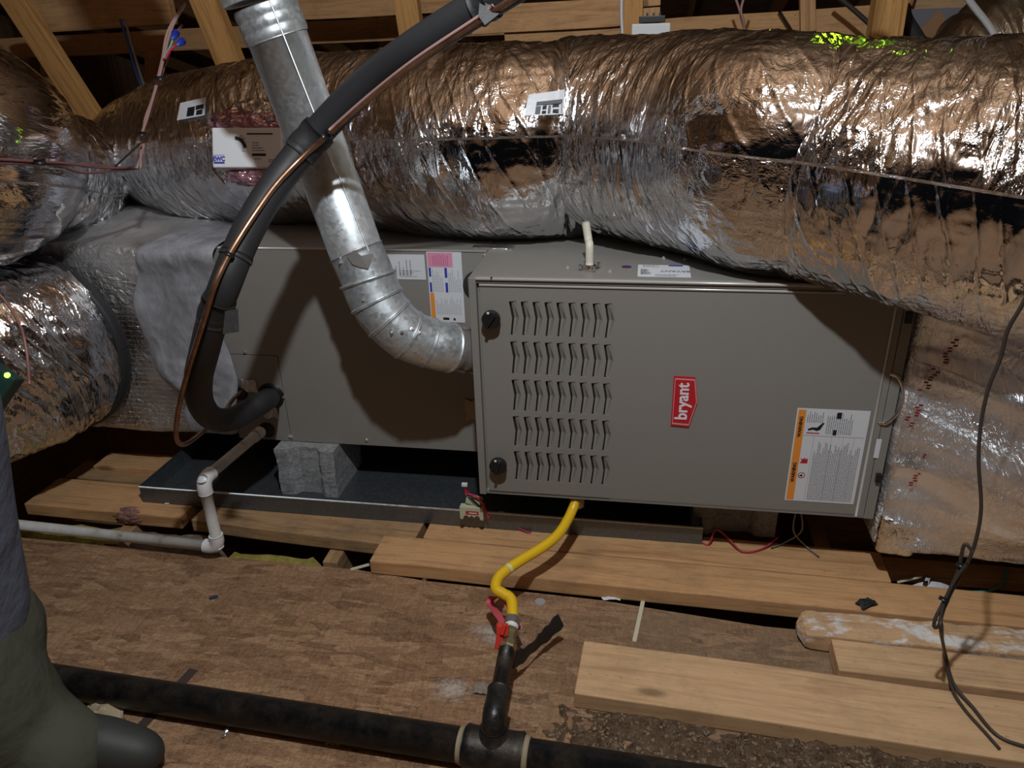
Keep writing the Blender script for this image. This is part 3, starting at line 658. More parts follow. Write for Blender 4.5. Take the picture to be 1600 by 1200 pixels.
def coil_labels():
    def lab(nm, TLp, BRp):
        a_, b_ = on(*TLp, 'y', YC), on(*BRp, 'y', YC); cx, cz = (a_[0]+b_[0])/2, (a_[2]+b_[2])/2; W2, H2 = abs(b_[0]-a_[0])/2, abs(a_[2]-b_[2])/2
        o_ = (cx, YC, cz); return prism(nm, [(-W2, -H2), (W2, -H2), (W2, H2), (-W2, H2)], o_, (1, 0, 0), (0, 0, 1), .0008, M['label'], co, base=.0004), o_, W2, H2
    L, o_, W, H = lab('rating_label', (603, 397), (666, 437)); L['label'] = 'small white rating label'
    rects_mesh('fine_print', fineprint(-W+.02, -H+.01, W-.03, H-.012, .009, True, .35, 21, .5)+fineprint(-W+.03, -H+.008, W-.01, -H+.022, .0045, False, .4, 22), o_, (1, 0, 0), (0, 0, 1), .0014, M['ink_soft'], L)['kind'] = 'stuff'
    L, o_, W, H = lab('instruction_label', (666, 393), (727, 504)); L['label'] = 'tall white instruction label with pink and orange blocks'
    rects_mesh('pink_block', [(-W+.002, H-.036, W-.022, H-.002)], o_, (1, 0, 0), (0, 0, 1), .0014, M['lpink'], L)
    rects_mesh('blue_bar', [(-W+.003, H-.060, -W+.008, H-.038), (-W+.003, H-.098, -W+.008, H-.074), (-W+.041, H-.062, -W+.047, H-.038), (-W+.041, H-.098, -W+.047, H-.074)], o_, (1, 0, 0), (0, 0, 1), .0014, M['blue'], L)
    rects_mesh('orange_bar', [(-W+.002, H-.170, -W+.012, H-.100)], o_, (1, 0, 0), (0, 0, 1), .0014, M['orange'], L)
    rects_mesh('fine_print', fineprint(-W+.011, H-.097, -W+.038, H-.040, .0045, True, .35, 23)+fineprint(-W+.05, H-.097, W-.006, H-.040, .0045, True, .35, 24)+fineprint(-W+.016, -H+.02, W-.006, H-.103, .0042, True, .35, 25), o_, (1, 0, 0), (0, 0, 1), .0014, M['ink_soft'], L)['kind'] = 'stuff'
    rects_mesh('pink_print', fineprint(-W+.014, H-.032, W-.03, H-.006, .005, True, .3, 26), o_, (1, 0, 0), (0, 0, 1), .0018, mat('pink_print', (.45, .10, .22), .5), L)
    rects_mesh('mark', [(-W+.03, -H+.006, -W+.045, -H+.012), (W-.028, -H+.005, W-.023, -H+.011)], o_, (1, 0, 0), (0, 0, 1), .0014, M['ink_black'], L)
coil_labels()
tp = foilbox('foil_tape', on(750, 390, 'z', ZT)+A(-.02, -.004, -.001), on(790, 388, 'z', ZT)+A(.02, .014, .005), M['foil2'], co, 3, 40, .002, .2)

# ================================================================== LEFT PLENUM
pl = thing('supply_plenum', 'foil faced supply plenum box joined to the coil cabinet with grey mastic', 'plenum', (-1.1, .45, ZB))
foilbox('body', (-1.42, YC-.010, ZB+.004), (CX0+.004, YB, ZT+.004), M['scrim'], pl, 11, 170, .03, .7)
def mastic_band():
    nu, nv = 90, 46; s = np.linspace(0, 1, nu); V = np.zeros((nu, nv, 3))
    fl_ = [(305, 352), (222, 385), (216, 430), (213, 480), (225, 530), (240, 580), (262, 600), (285, 625), (300, 672)]
    fr_ = [(400, 352), (332, 388), (338, 430), (344, 480), (352, 530), (362, 570), (372, 600), (372, 630), (372, 674)]
    P = []
    for L in (fl_, fr_):
        q = [on(L[0][0], L[0][1], 'z', ZT+.008)]+[on(a, b, 'y', YC-.014) for a, b in L[1:]]; q[1][2] = ZT+.004
        c = cr(q, 10); sl = np.concatenate([[0], np.cumsum(np.linalg.norm(np.diff(c, axis=0), axis=1))]); P.append(np.stack([np.interp(s*sl[-1], sl, c[:, k]) for k in range(3)], -1))
    for j in range(nv):
        t = j/(nv-1); V[:, j] = P[0]*(1-t)+P[1]*t
    g = np.abs(2*np.linspace(0, 1, nv)-1)[None]; e = (1-g**8)*(1-np.abs(2*s-1)[:, None]**20); wob = (vn(V*A(16, 0, 16)+3, 4)-.5)*.03*g
    V[..., 0] += wob; d = e*(.003+.006*ridge(V*A(14, 12, 22), 6)*vn(V*7, 3)*2*.5+.004*ridge(V*A(34, 40, 40), 7))
    top = V[..., 2] > ZT+.001
    V[..., 1] -= np.where(top, 0, d); V[..., 2] += np.where(top, d*.6, 0)
    o = mesh('mastic_seal', V.reshape(-1, 3), grid_faces(nu, nv), M['mastic'], pl, True); o['label'] = 'brushed grey mastic sealing band'
mastic_band()

# ================================================================== DUCTS
def ctr(x1, y1, x2, y2, rad):
    a = ray(x1, y1); a = a/np.linalg.norm(a); b = ray(x2, y2); b = b/np.linalg.norm(b)
    h = math.acos(a@b)/2; m_ = a+b; m_ /= np.linalg.norm(m_); return CP+m_*rad/math.sin(h)
def main_duct():
    st = [(188, 200, 215, 300, .125), (225, 150, 240, 325, .178), (300, 119, 315, 347, .205), (400, 97, 400, 352, .214), (500, 85, 500, 350, .217), (600, 78, 600, 358, .22), (700, 70, 700, 370, .222), (800, 63, 800, 372, .222), (900, 58, 905, 372, .226), (1000, 54, 1000, 378, .222), (1100, 52, 1110, 396, .222), (1200, 52, 1210, 425, .222), (1300, 55, 1300, 442, .224), (1400, 58, 1400, 466, .224), (1500, 65, 1500, 490, .224), (1600, 72, 1600, 515, .226)]
    C = [ctr(*s) for s in st]; R = [s[4] for s in st]
    C = [C[0]+A(-.06, .10, -.05)]+C+[C[-1]+(C[-1]-C[-2])*2.4, C[-1]+(C[-1]-C[-2])*6]; R = [.10]+R+[.226, .226]
    o = thing('insulated_duct', 'fat foil jacketed flexible duct lying along the top of the furnace', 'duct', C[8]-A(0, 0, .22))
    cx = C[9]; 
    def extra(U, dirv, Q):
        # strap pinch underneath with a slanting crease
        xs = PX[:, None]; dn = -dirv[..., 2]; fr = -dirv[..., 1]
        x0 = .20-.10*np.clip(fr-dn, -1, 1)*.9
        g = np.exp(-((xs-x0)/.022)**2)*sm((fr+.1)*1.2); b = np.exp(-((xs-x0)/.06)**2)*sm(dn*1.3)
        fold = .010*np.exp(-((xs-x0-.035)/.02)**2)*sm((fr+.1)*1.5)
        rnk = .006*np.exp(-((xs-x0)/.15)**2)*(ridge(Q*A(34, 6, 6), 33)-.5)*sm(fr+.3)
        return -.012*g-.024*b+fold+rnk
    global PX
    C4 = cr(np.column_stack([C, R]), 24); s = np.concatenate([[0], np.cumsum(np.linalg.norm(np.diff(C4[:, :3], axis=0), axis=1))]); PX = np.interp(np.linspace(0, s[-1], 760), s, C4[:, 0])
    duct('jacket', C, R, M['foil'], o, 760, 300, 21, 1., extra, .0010)
    return o, C, R
md, MC, MR = main_duct()
def on_duct(a, b, lift=.002):
    """point on the big duct's skin seen at a pixel (ray against the swept circle)"""
    best = None; d = ray(a, b); d = d/np.linalg.norm(d)
    P4 = cr(np.column_stack([MC, MR]), 16)
    for t in np.linspace(1.0, 3.2, 900):
        p = CP+d*t; q = P4[:, :3]; k = np.argmin(np.linalg.norm(q-p, axis=1)); 
        if np.linalg.norm(q[k]-p) <= P4[k, 3]+lift: return p, (p-q[k])/np.linalg.norm(q[k]-p)
    return CP+d*1.8, A(0, -1, 0)
# printed labels stuck to the duct skin
def ductlabel(pts, name, black, seed, L):
    n = 10; g = np.zeros((n, n, 3)); c = [np.array(p, float) for p in pts]
    for i in range(n):
        for j in range(n):
            u, v = i/(n-1), j/(n-1); q = (c[0]*(1-u)+c[1]*u)*(1-v)+(c[3]*(1-u)+c[2]*u)*v; p, nn = on_duct(q[0], q[1]); g[i, j] = p+nn*.009
    o = mesh(name, g.reshape(-1, 3), grid_faces(n, n), M['label'], md, True); o['label'] = L
    g2 = []
    for (u0, v0, u1, v1) in black:
        for (u, v) in ((u0, v0), (u1, v0), (u1, v1), (u0, v1)):
            q = (c[0]*(1-u)+c[1]*u)*(1-v)+(c[3]*(1-u)+c[2]*u)*v; p, nn = on_duct(q[0], q[1]); g2.append(p+nn*.0105)
    mesh('printed_block', g2, [[4*k, 4*k+1, 4*k+2, 4*k+3] for k in range(len(black))], M['ink_black'], o)
ductlabel([(826, 151), (886, 143), (884, 180), (819, 183)], 'duct_label', [(.24, .40, .97, .56), (.24, .60, .36, .94), (.40, .60, .50, .76), (.54, .60, .60, .94), (.64, .60, .80, .70), (.84, .60, .97, .94), (.40, .82, .50, .94), (.66, .78, .80, .94)], 1, 'white label with black printed block')
ductlabel([(286, 164), (326, 155), (324, 182), (281, 190)], 'duct_label', [(.35, .4, .62, .9), (.66, .38, .95, .62), (.70, .66, .92, .92)], 2, 'white label with black printed block')
# damper actuator
def actuator():
    p = on(391, 234, 'y', .30); hit, nn = on_duct(391, 234); p = at(391, 234, np.linalg.norm(hit-CP)-.035)
    o = thing('damper_actuator', 'white damper actuator box strapped to the big duct beside the vent pipe', 'actuator', p)
    r_ = RT*1.0; u_ = A(0, 0, 1)*.93+A(0, .36, 0); u_ = u_-r_*(u_@r_); u_ /= np.linalg.norm(u_); Mx = planeM(p, r_, u_)
    W2, H2, T = .083, .047, .045
    bm = bmesh.new(); vs = bm_box(bm, (0, 0, 0), (2*W2, 2*H2, T), None, .004); bmesh.ops.transform(bm, matrix=Mx, verts=bm.verts); bm_obj('housing', bm, M['white'], o)
    zz = T/2+.0004
    a = np.linspace(.0, 1.45, 9); arc = [(-.028+.024*math.sin(t)+.0, -.004+.026*math.cos(t)) for t in a]
    V = []
    for k, (x, y) in enumerate(arc):
        d = A(math.sin(a[k]), math.cos(a[k])); V += [(Mx @ Vector((x+d[0]*.004, y+d[1]*.004, zz+.0006)))[:], (Mx @ Vector((x-d[0]*.004, y-d[1]*.004, zz+.0006)))[:]]
    mesh('curved_slot', V, [[2*k, 2*k+1, 2*k+3, 2*k+2] for k in range(8)], M['ink_black'], o)
    rects_mesh('slot', [(.012, -.020, .045, -.014), (.0, .030, .062, .0335)], p, r_, u_, zz, M['ink_black'], o)
    rects_mesh('fine_print', fineprint(.012, -.008, .042, .012, .006, False, .35, 31)+fineprint(-.016, .012, -.004, .028, .006, False, .4, 32)+fineprint(-.012, -.01, -.002, .0, .004, False, .4, 33)+fineprint(.018, -.03, .035, -.024, .003, False, .4, 34)+fineprint(.05, -.036, .072, -.028, .004, False, .4, 35), p, r_, u_, zz, M['ink'], o)
    rects_mesh('logo', [(-.080, -.038, -.054, -.0335), (-.080, -.0185, -.054, -.0175)], p, r_, u_, zz, M['blue'], o)
    text('lettering', 'EWC', .015, M['blue'], o, Mx @ Matrix.Translation((-.067, -.027, zz+.0006)), .0002, .85, bold=.0007)
    return o, Mx
act, AMx = actuator()
def crinkle_bag(name, c, ax, by, rx, ry, rz, m_, label, cat, seed):
    n = 40; th, ph = np.meshgrid(np.linspace(.02, np.pi-.02, n), np.linspace(0, 2*np.pi, n, endpoint=False), indexing='ij')
    D = np.stack([np.sin(th)*np.cos(ph), np.sin(th)*np.sin(ph), np.cos(th)], -1); sc = 1+.35*(ridge(D*2.7, seed)-.5)+.25*(ridge(D*6, seed+1)-.5)
    Lc = D*sc[..., None]*A(rx, ry, rz); X = A(*ax); Y = A(*by); Z = np.cross(X, Y); V = A(*c)+Lc[..., 0:1]*X+Lc[..., 1:2]*Y+Lc[..., 2:3]*Z
    o = mesh(name, V.reshape(-1, 3), grid_faces(n, n, True), m_, None, True); return tag(o, label, cat)
a1 = np.array((AMx @ Vector((-.01, .068, -.005)))[:]); a2 = np.array((AMx @ Vector((.012, -.062, -.012)))[:])
crinkle_bag('plastic_wrap', a1, RT, A(0, .3, .95), .080, .027, .022, M['clear'], 'crumpled pink clear plastic wrap above the white actuator box', 'plastic wrap', 3)
crinkle_bag('plastic_wrap', a1+A(.02, .01, .018), RT, A(0, .3, .95), .055, .030, .018, M['clear2'], 'clear crinkled plastic piece topmost above the actuator box', 'plastic wrap', 13)
crinkle_bag('plastic_wrap', a2, RT, A(0, .3, .95), .066, .020, .018, M['clear'], 'crumpled pink plastic wrap hanging below the white actuator box', 'plastic wrap', 7)

# duct at upper left
def duct_ul():
    st = [(-150, 60, -150, 420, .24), (-60, 95, -60, 405, .225), (0, 130, 5, 392, .20), (60, 165, 70, 380, .185), (115, 200, 140, 352, .15), (160, 240, 185, 330, .105)]
    C = [ctr(*s) for s in st]; R = [s[4] for s in st]
    C = [C[0]+A(-2.3, -.5, .15), C[0]+A(-1.1, -.15, .05)]+C+[C[-1]+A(.05, .04, -.03)]; R = [.24, .24]+R+[.06]
    C = [c+A(0, .0, 0) for c in C]
    o = thing('insulated_duct', 'wrinkled foil duct at upper left meeting the plenum top', 'duct', C[3]-A(0, 0, .2))
    duct('jacket', C, R, M['foil'], o, 760, 240, 54, 2.2, None, .0006)
duct_ul()
# duct at lower left with black strap, runs towards the viewer and left from the plenum face
def duct_ll():
    C = [(-1.215, .19, .465), (-1.235, .10, .465), (-1.29, -.02, .455), (-1.40, -.12, .44), (-1.56, -.17, .43), (-1.80, -.18, .43), (-2.2, -.15, .43)]
    R = [.235, .238, .24, .238, .235, .235, .235]
    o = thing('insulated_duct', 'foil duct at lower left leaving the plenum face past a black strap', 'duct', (-1.35, -.05, .21))
    duct('jacket', C, R, M['foil'], o, 360, 240, 71, 1.6, None, .0006)
    a = np.linspace(0, 2*np.pi, 65)
    c = np.array(C[1])+A(.0, .0, 0); c = c+A(.008, .055, 0); P = [(c[0]+math.cos(t)*.243, c[1], c[2]+math.sin(t)*.243) for t in a]
    V, Fc, _ = tube_vf(P, .012, 10, False); V = np.array(V); V[:, 1] = c[1]+(V[:, 1]-c[1])*1.7
    s = mesh('strap', V, Fc, M['rubber'], o, True); s['label'] = 'black sealing strap'
duct_ll()
# return plenum at the right
rp = thing('return_plenum', 'crinkled foil wrapped return plenum right of the furnace', 'plenum', (1.25, .3, .12))
def rwarp(P):
    P = P.copy(); x, y, z = P[..., 0], P[..., 1], P[..., 2]; f = sm((x-.88)/.22); c = np.clip((z-.40)/.30, -1, 1)
    c = np.clip((z-.36)/.345, -1, 1); P[..., 1] = y-f*np.where(z > .36, .23, .23-.20*np.clip((.36-z)/.22, 0, 1))*np.sqrt(np.clip(1-c*c, 0, 1))*np.clip((.5-y)/.5, 0, 1)
    n = vn(np.stack([x*2.2, z*2, z*0], -1), 8)
    P[..., 1] -= np.clip((.3-y)/.3, 0, 1)*(.020*ridge(np.stack([x*2.6+z*3, z*13-x*2.5*n, z*0], -1), 5)+.012*ridge(np.stack([x*5-z*4, z*24+x*3, z*0+3], -1), 6)+.010*ridge(np.stack([x*16, z*5, z*0+7], -1), 9)*(1-f))
    return P
foilbox('body', (.853, .012, .118), (1.85, .66, .70), M['foil3'], rp, 31, 300, .03, .7, rwarp)
foilbox('taped_corner', (.858, -.020, .116), (.935, .2, .215), M['foil2'], rp, 37, 70, .012, .9)
for k, (a, b, dx, dz) in enumerate([(1470, 540, -.03, -.09), (1440, 585, -.02, -.05), (1415, 640, -.01, -.06), (1435, 710, -.02, -.05), (1424, 735, -.01, -.03)]):
    R = []
    p = on(a, b, 'y', -.02); rnd = random.Random(k)
    for i in range(9): x = rnd.uniform(-.008, .008); z = i*.006; R.append((x, z, x+.008, z+.004))
    rects_mesh('red_print', R, p-A(0, .012, .03), (1, 0, -.1), (.35, 0, 1), .0, mat('dark_red_ink', (.22, .02, .02), .5), rp)

# duct at the back right
def duct_br():
    C = [at(1462, 150, 2.75), at(1490, 118, 2.75), at(1550, 96, 2.8), at(1640, 84, 2.85), at(1800, 78, 2.9), at(2000, 80, 3.0)]
    R = [.06, .13, .185, .21, .22, .22]
    o = thing('insulated_duct', 'dim ribbed foil duct behind the big one at upper right', 'duct', C[2]-A(0, 0, .2))
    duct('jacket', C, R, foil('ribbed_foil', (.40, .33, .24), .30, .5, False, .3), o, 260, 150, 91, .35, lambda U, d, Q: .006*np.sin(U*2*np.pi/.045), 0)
duct_br()

# ================================================================== VENT PIPE
def vent():
    o = thing('vent_pipe', 'galvanized flue pipe slanting down to an elbow at the furnace side', 'pipe', on(740, 547, 'y', .1))
    top = at(392, -14, 1.64); b0 = at(556, 392, 1.665)
    r = .0565
    ex = top+(top-b0)/np.linalg.norm(top-b0)*.75
    def seg(nm, P, rr, m_=None, L=None):
        q = tube(nm, P, rr, m_ or M['galv'], o, 48)
        if L: q['label'] = L
        return q
    j = top*.97+b0*.03
    seg('upper_pipe', [ex, j], .058)
    d = (b0-top)/np.linalg.norm(b0-top)
    t1 = at(424, 34, 1.642)
    seg('coupling_bead', cr([t1-d*.02, t1-d*.014, t1-d*.008, t1, t1+d*.008, t1+d*.014], 3), [.059, .0605, .059]+[.059, .0605, .0615]*2+[.0615, .0605, .059]*2+[.058], None) if False else None
    P = []; R = []
    for k in range(26):
        s = k/25*.06; P.append(t1+d*(s-.03)); R.append(.0585+.0022*abs(math.sin(s*2*math.pi/.04)))
    seg('coupling', P, R)
    seg('pipe', [t1+d*.03, b0+d*.01], r)
    # lock seam down the face of the pipe
    nrm = CP-(t1+b0)/2; nrm -= d*(nrm@d); nrm /= np.linalg.norm(nrm); side = np.cross(d, nrm); off = (nrm*math.cos(.45)+side*math.sin(.45)*(1 if side[0] > 0 else -1))*r
    tube('lock_seam', [ex+off*1.03, b0+off], .0022, M['galv'], o, 6)
    path = [at(556, 392, 1.665), at(572, 428, 1.665), at(585, 462, 1.665), at(603, 492, 1.665), at(634, 521, 1.67), at(668, 535, 1.685), at(700, 543, 1.70), on(748, 551, 'y', .105)]
    c = cr(path, 12); cuts = [0, 15, 27, 38, 49, 60, 72, len(c)-1]
    rad = [.0575, .0590, .0570, .0562, .0556, .0550, .0500]
    for i in range(7):
        q = c[cuts[i]:cuts[i+1]+2]; n_ = len(q); rr = np.full(n_, rad[i]); m_ = M['galv'] if i < 6 else M['shiny']
        rr[0] += .0022; rr[-1] += .0016
        if i == 6: rr = rad[i]+.0022*(np.sin(np.linspace(0, 9.5, n_))**6)+.001
        s_ = seg(['draw_collar', 'collar', 'gore', 'gore', 'gore', 'sleeve', 'flexible_connector'][i], q, rr, m_)
        if i == 6: s_['label'] = 'shiny crimped metal connector'
        if i in (1, 2, 3, 4):
            tdir = q[1]-q[0]; tdir /= np.linalg.norm(tdir); ring_c = q[0]; nn = CP-ring_c; nn -= tdir*(nn@tdir); nn /= np.linalg.norm(nn); sd = np.cross(tdir, nn)
            a = np.linspace(0, 2*np.pi, 41); V, Fc, _ = tube_vf([ring_c+(nn*math.cos(t)+sd*math.sin(t))*(rad[i]+.001) for t in a], .0034 if i < 3 else .0022, 8, False); mesh('seam_bead', V, Fc, M['galv'], s_, True)
    for (a, b) in ((612, 520), (628, 519), (644, 514), (655, 520), (568, 469), (532, 410)):
        pd = at(a, b, 1.60); k = np.argmin(np.linalg.norm(np.cross(c-CP, (pd-CP)/np.linalg.norm(pd-CP)), axis=1)); dd = (pd-CP)/np.linalg.norm(pd-CP); tt = (c[k]-CP)@dd; pr = CP+dd*tt; h = np.linalg.norm(pr-c[k]); pr = pr-dd*math.sqrt(max(.0576**2-h*h, 0)); nn = pr-c[k]; nn /= np.linalg.norm(nn)
        screw(o, pr, nn, .0028, M['shiny'])
    # torn foil sticker on the collar
    q = []
    tc_ = c[5]; tdir = c[6]-c[4]; tdir /= np.linalg.norm(tdir); nn = CP-tc_; nn -= tdir*(nn@tdir); nn /= np.linalg.norm(nn); sd = np.cross(tdir, nn)
    if sd[0] < 0: sd = -sd
    for u, v in ((-.35, -.018), (-.05, -.024), (.1, -.008), (.5, -.004), (.35, .008), (.12, .022), (-.1, .012), (-.3, .0)): q.append(tc_+tdir*v+(nn*math.cos(u)+sd*math.sin(u))*.0612)
    mesh('torn_sticker', q, [list(range(8))], mat('torn_sticker', (.17, .16, .15), .6, .3), o)['label'] = 'torn grey sticker'
vent()

# ================================================================== REFRIGERANT LINES
HP = [(1150, -330, 1.25), (980, -160, 1.25), (860, -60, 1.28), (800, -22, 1.30), (745, 12, 1.33), (650, 72, 1.38), (575, 128, 1.44), (500, 203, 1.49), (450, 262, 1.49), (410, 320, 1.46), (378, 380, 1.44), (352, 445, 1.435), (332, 500, 1.48), (319, 550, 1.545), (310, 592, 1.625), (313, 628, 1.71), (330, 652, 1.79), (356, 656, 1.85), (385, 644, 1.91), (412, 628, 1.96)]
HC = cr([at(*p) for p in HP]+[on(422, 621, 'y', YC)], 8)
sl = thing('suction_line', 'thick black foam insulated refrigerant line looping down to the coil cabinet', 'refrigerant line', HC[-1])
tube('foam_sleeve', HC, .0272, M['rubber'], sl, 28)
def wrap(i0, i1, r=.0288, nm='tape_wrap', jag=0.):
    q = HC[i0:i1+1]; o = tube(nm, q, [r+(.0012*math.sin(k*2.3)) for k in range(len(q))], M['tape'], sl, 28); return o
def near(px, py):
    d = ray(px, py); d = d/np.linalg.norm(d); return int(np.argmin(np.linalg.norm(np.cross(HC-CP, d), axis=1)))
wrap(near(768, -2), near(742, 14), .0300)
wrap(near(496, 206), near(465, 243), .0310)
wrap(near(352, 445)+3, near(334, 497)+1, .0292)
wrap(near(372, 395), near(370, 400)+1, .0285)
flp = at(352, 486, 1.415); prism('tape_flap', [(0, 0), (.022, .004), (.024, -.036), (-.004, -.040)], flp, RT, UP, .0012, M['tape'], sl)
p = at(772, 18, 1.29); prism('tape_end', [(-.022, .012), (.012, .026), (.022, .010), (.004, -.008), (-.014, -.022), (-.024, -.008)], p, RT, UP, .003, M['tape'], sl)
LP = [(1150, -318, 1.23), (985, -145, 1.23), (866, -48, 1.25), (805, -4, 1.27), (752, 29, 1.30), (650, 97, 1.345), (575, 155, 1.405), (508, 214, 1.455), (470, 248, 1.465), (432, 288, 1.445), (400, 332, 1.42), (372, 375, 1.405), (352, 410, 1.40), (335, 447, 1.40), (322, 490, 1.43), (306, 540, 1.49), (294, 580, 1.56), (283, 620, 1.64), (276, 660, 1.72), (277, 688, 1.78), (290, 694, 1.82), (314, 677, 1.88), (345, 650, 1.95), (364, 624, 2.02)]
LC = cr([at(*p) for p in LP]+[on(376, 613, 'y', YC)], 7)
ll = thing('liquid_line', 'thin bare copper liquid line running beside the black foam insulated line', 'refrigerant line', LC[-1])
tube('tube', LC, .0052, M['copper'], ll, 12)
for (a, b) in ((352, 400), (505, 216)):
    d = ray(a, b); d /= np.linalg.norm(d); k = int(np.argmin(np.linalg.norm(np.cross(LC-CP, d), axis=1))); tube('cable_tie', LC[k-1:k+1], .0085, M['black'], ll, 10)
wire('control_wire', [at(770, 8, 1.285), at(752, 23, 1.295), at(650, 91, 1.34), at(575, 150, 1.40), at(515, 203, 1.445)], .0028, M['wire_pink'], 'thin pale wire strapped along the upper copper line', 'wire')

# ================================================================== DRAIN PAN, BLOCKS, PVC
pn = thing('drain_pan', 'black galvanized drain pan under the coil cabinet and furnace', 'pan', (-.25, .42, .041))
def pan():
    F0, F1 = A(-.984, .072), A(.50, .062); x1, yb = .50, .80; zb, zt = .0425, .088
    a, b, c, d = (-.985, .080), (x1, .074), (x1, yb), (-.96, yb); ring_ = [a, b, c, d]; t = .004
    def wallp(nm, p, q, inn):
        P = A(*p); Q = A(*q); I = A(*inn); V = []
        for z in (zb-.0015, zt):
            for s in (P, Q, Q+I, P+I): V.append((s[0], s[1], z))
        mesh(nm, V, [[0, 1, 5, 4], [1, 2, 6, 5], [2, 3, 7, 6], [3, 0, 4, 7], [4, 5, 6, 7], [3, 2, 1, 0]], M['galv_pan'], pn)
    wallp('front_lip', a, b, (0, t)); wallp('back_lip', d, c, (0, -t)); wallp('side_lip', a, d, (t, 0)); wallp('side_lip', b, c, (-t, 0))
    tube('rolled_edge', [(a[0], a[1]+.001, zt), (b[0], b[1]+.001, zt)], .003, M['galv'], pn, 8)
    tube('rolled_edge', [(a[0]+.001, a[1], zt), (d[0]+.001, d[1], zt)], .003, M['galv_pan'], pn, 8)
    mesh('pan_floor', [(a[0], a[1], zb), (b[0], b[1], zb), (c[0], c[1], zb), (d[0], d[1], zb)]+[(p_[0], p_[1], zb-.0012) for p_ in ring_], [[0, 1, 2, 3], [7, 6, 5, 4]], M['galv_pan'], pn)
pan()
def cblock(name, x0, x1, y0, y1, z0, z1, label):
    o = thing(name, label, 'block', ((x0+x1)/2, (y0+y1)/2, z0))
    W = x1-x0; prof = [(0, 0), (.20*W, 0), (.24*W, .004), (.30*W, .016), (.36*W, .018), (.64*W, .018), (.70*W, .016), (.745*W, .004), (.78*W, 0), (W, 0)]
    nz = 14; n = len(prof); V = []
    outl = [(x0+a, y0+b) for a, b in prof]+[(x1, y0+(y1-y0)*.33), (x1, y0+(y1-y0)*.66), (x1, y1), (x0, y1)]
    m_ = len(outl)
    for k in range(nz+1):
        z = z0+(z1-z0)*k/nz
        for (a, b) in outl:
            P = A(a, b, z); r_ = (vn(P*70, 9)-.5)*.004+(vn(P*22, 4)-.5)*.005; e = .0
            V.append((a+r_*.6, b+r_, z+( (vn(P*40, 2)-.5)*.006 if k == nz or k == 0 else 0)))
    V = np.array(V); V[:, 2] = np.clip(V[:, 2], z0, z1); Fc = [[k*m_+i, k*m_+(i+1) % m_, (k+1)*m_+(i+1) % m_, (k+1)*m_+i] for k in range(nz) for i in range(m_)]+[list(range(m_))[::-1], [nz*m_+i for i in range(m_)]]
    mesh('body', V, Fc, M['concrete'], o); return o
cblock('concrete_block', -.616, -.452, .158, .345, .0435, ZB-.001, 'light grey concrete block in the pan under the coil cabinet')
cblock('concrete_block', .478, .675,   .12, .31, .041, .1945, 'shadowed concrete block under the right half of the furnace')
dp = thing('drain_pipe', 'white pvc condensate pipe stepping down from the coil cabinet to the left', 'pipe', on(335, 850, 'z', .03))
g0 = on(410, 672, 'y', YC); c1 = on(317, 750, 'y', -.082); c2 = A(c1[0], c1[1], .040); e0 = A(-1.50, -.050, .040)
r_ = .0134
tube('pipe', [g0-A(0, .002, 0), c1], r_, M['pvc'], dp, 24); tube('pipe', [c1, c2], r_, M['pvc'], dp, 24); tube('pipe', [c2, e0], r_, M['pvc'], dp, 24)
def elbow(p, q1, q2, m_=M['pvc_new'], L=.036, R=.0172):
    d1 = (q1-p)/np.linalg.norm(q1-p); d2 = (q2-p)/np.linalg.norm(q2-p)
    P = [p+d1*L, p+d1*L*.98, p+d1*.018, p, p+d2*.018, p+d2*L*.98, p+d2*L]; c = cr([p+d1*L, p+d1*.020, p+(d1+d2)*.006, p+d2*.020, p+d2*L], 6)
    return tube('elbow', c, R, m_, dp, 24)
elbow(c1, g0, c2); elbow(c2, c1, e0)
tube('adapter', [g0+(c1-g0)*.04, g0+(c1-g0)*.16], .0160, M['pvc_new'], dp, 20)
tube('glue_line', [c1+A(0, 0, -.037), c1+A(0, 0, -.039)], .0139, M['ink_black'], dp, 20)

# ================================================================== PLANKS
def plank(px1, px2, zt, width, th, m_, label, name='wood_plank', x_ext=None, off=0., group=None, front=True):
    """front top edge given by two image points on z=zt; the board lies behind it"""
    P1, P2 = on(*px1, 'z', zt), on(*px2, 'z', zt); t = (P2-P1)/np.linalg.norm(P2-P1); nb = A(-t[1], t[0], 0); c = nb*(width/2)+A(0, 0, -th/2)
    if x_ext is not None: P2 = P1+t*(x_ext-P1[0])/t[0]
    return board(name, P1+c, P2+c, width, th, m_, label)
plank((577, 876), (1245, 944), .040, .104, .038, M['wood'], 'long orange brown plank along the floor edge in front of the furnace', x_ext=1.75)
P1, P2 = on(730, 842, 'z', .040), on(1395, 917, 'z', .040)
t_ = (P2-P1)/np.linalg.norm(P2-P1); nb_ = A(-t_[1], t_[0], 0); q1 = on(577, 876, 'z', .04); q2 = on(1245, 944, 'z', .04); tt_ = (q2-q1)/np.linalg.norm(q2-q1); nn_ = A(-tt_[1], tt_[0], 0)
s0 = q1+nn_*.107+tt_*.10; s1 = q1+nn_*.107+tt_*(on(1395, 917, 'z', .04)[0]-q1[0])
board('wood_plank', s0+nn_*.055-A(0, 0, .019), s1+nn_*.055-A(0, 0, .019), .108, .038, M['wood'], 'plank lying behind the long one directly below the furnace door')
plank((298, 812), (568, 846), .040, .15, .036, M['wood_dirty'], 'dirty stained plank in front of the drain pan beside the white pipe', x_ext=-.20)
plank((37, 787), (281, 809), .040, .135, .036, M['wood'], 'leftmost near plank beyond the white pipe')
plank((100, 745), (330, 762), .030, .10, .027, M['wood_dirty'], 'low dusty plank between the two plank ends left of the pan')
plank((145, 728), (300, 738), .045, .085, .036, M['wood'], 'short plank furthest back left of the drain pan', x_ext=-.995)
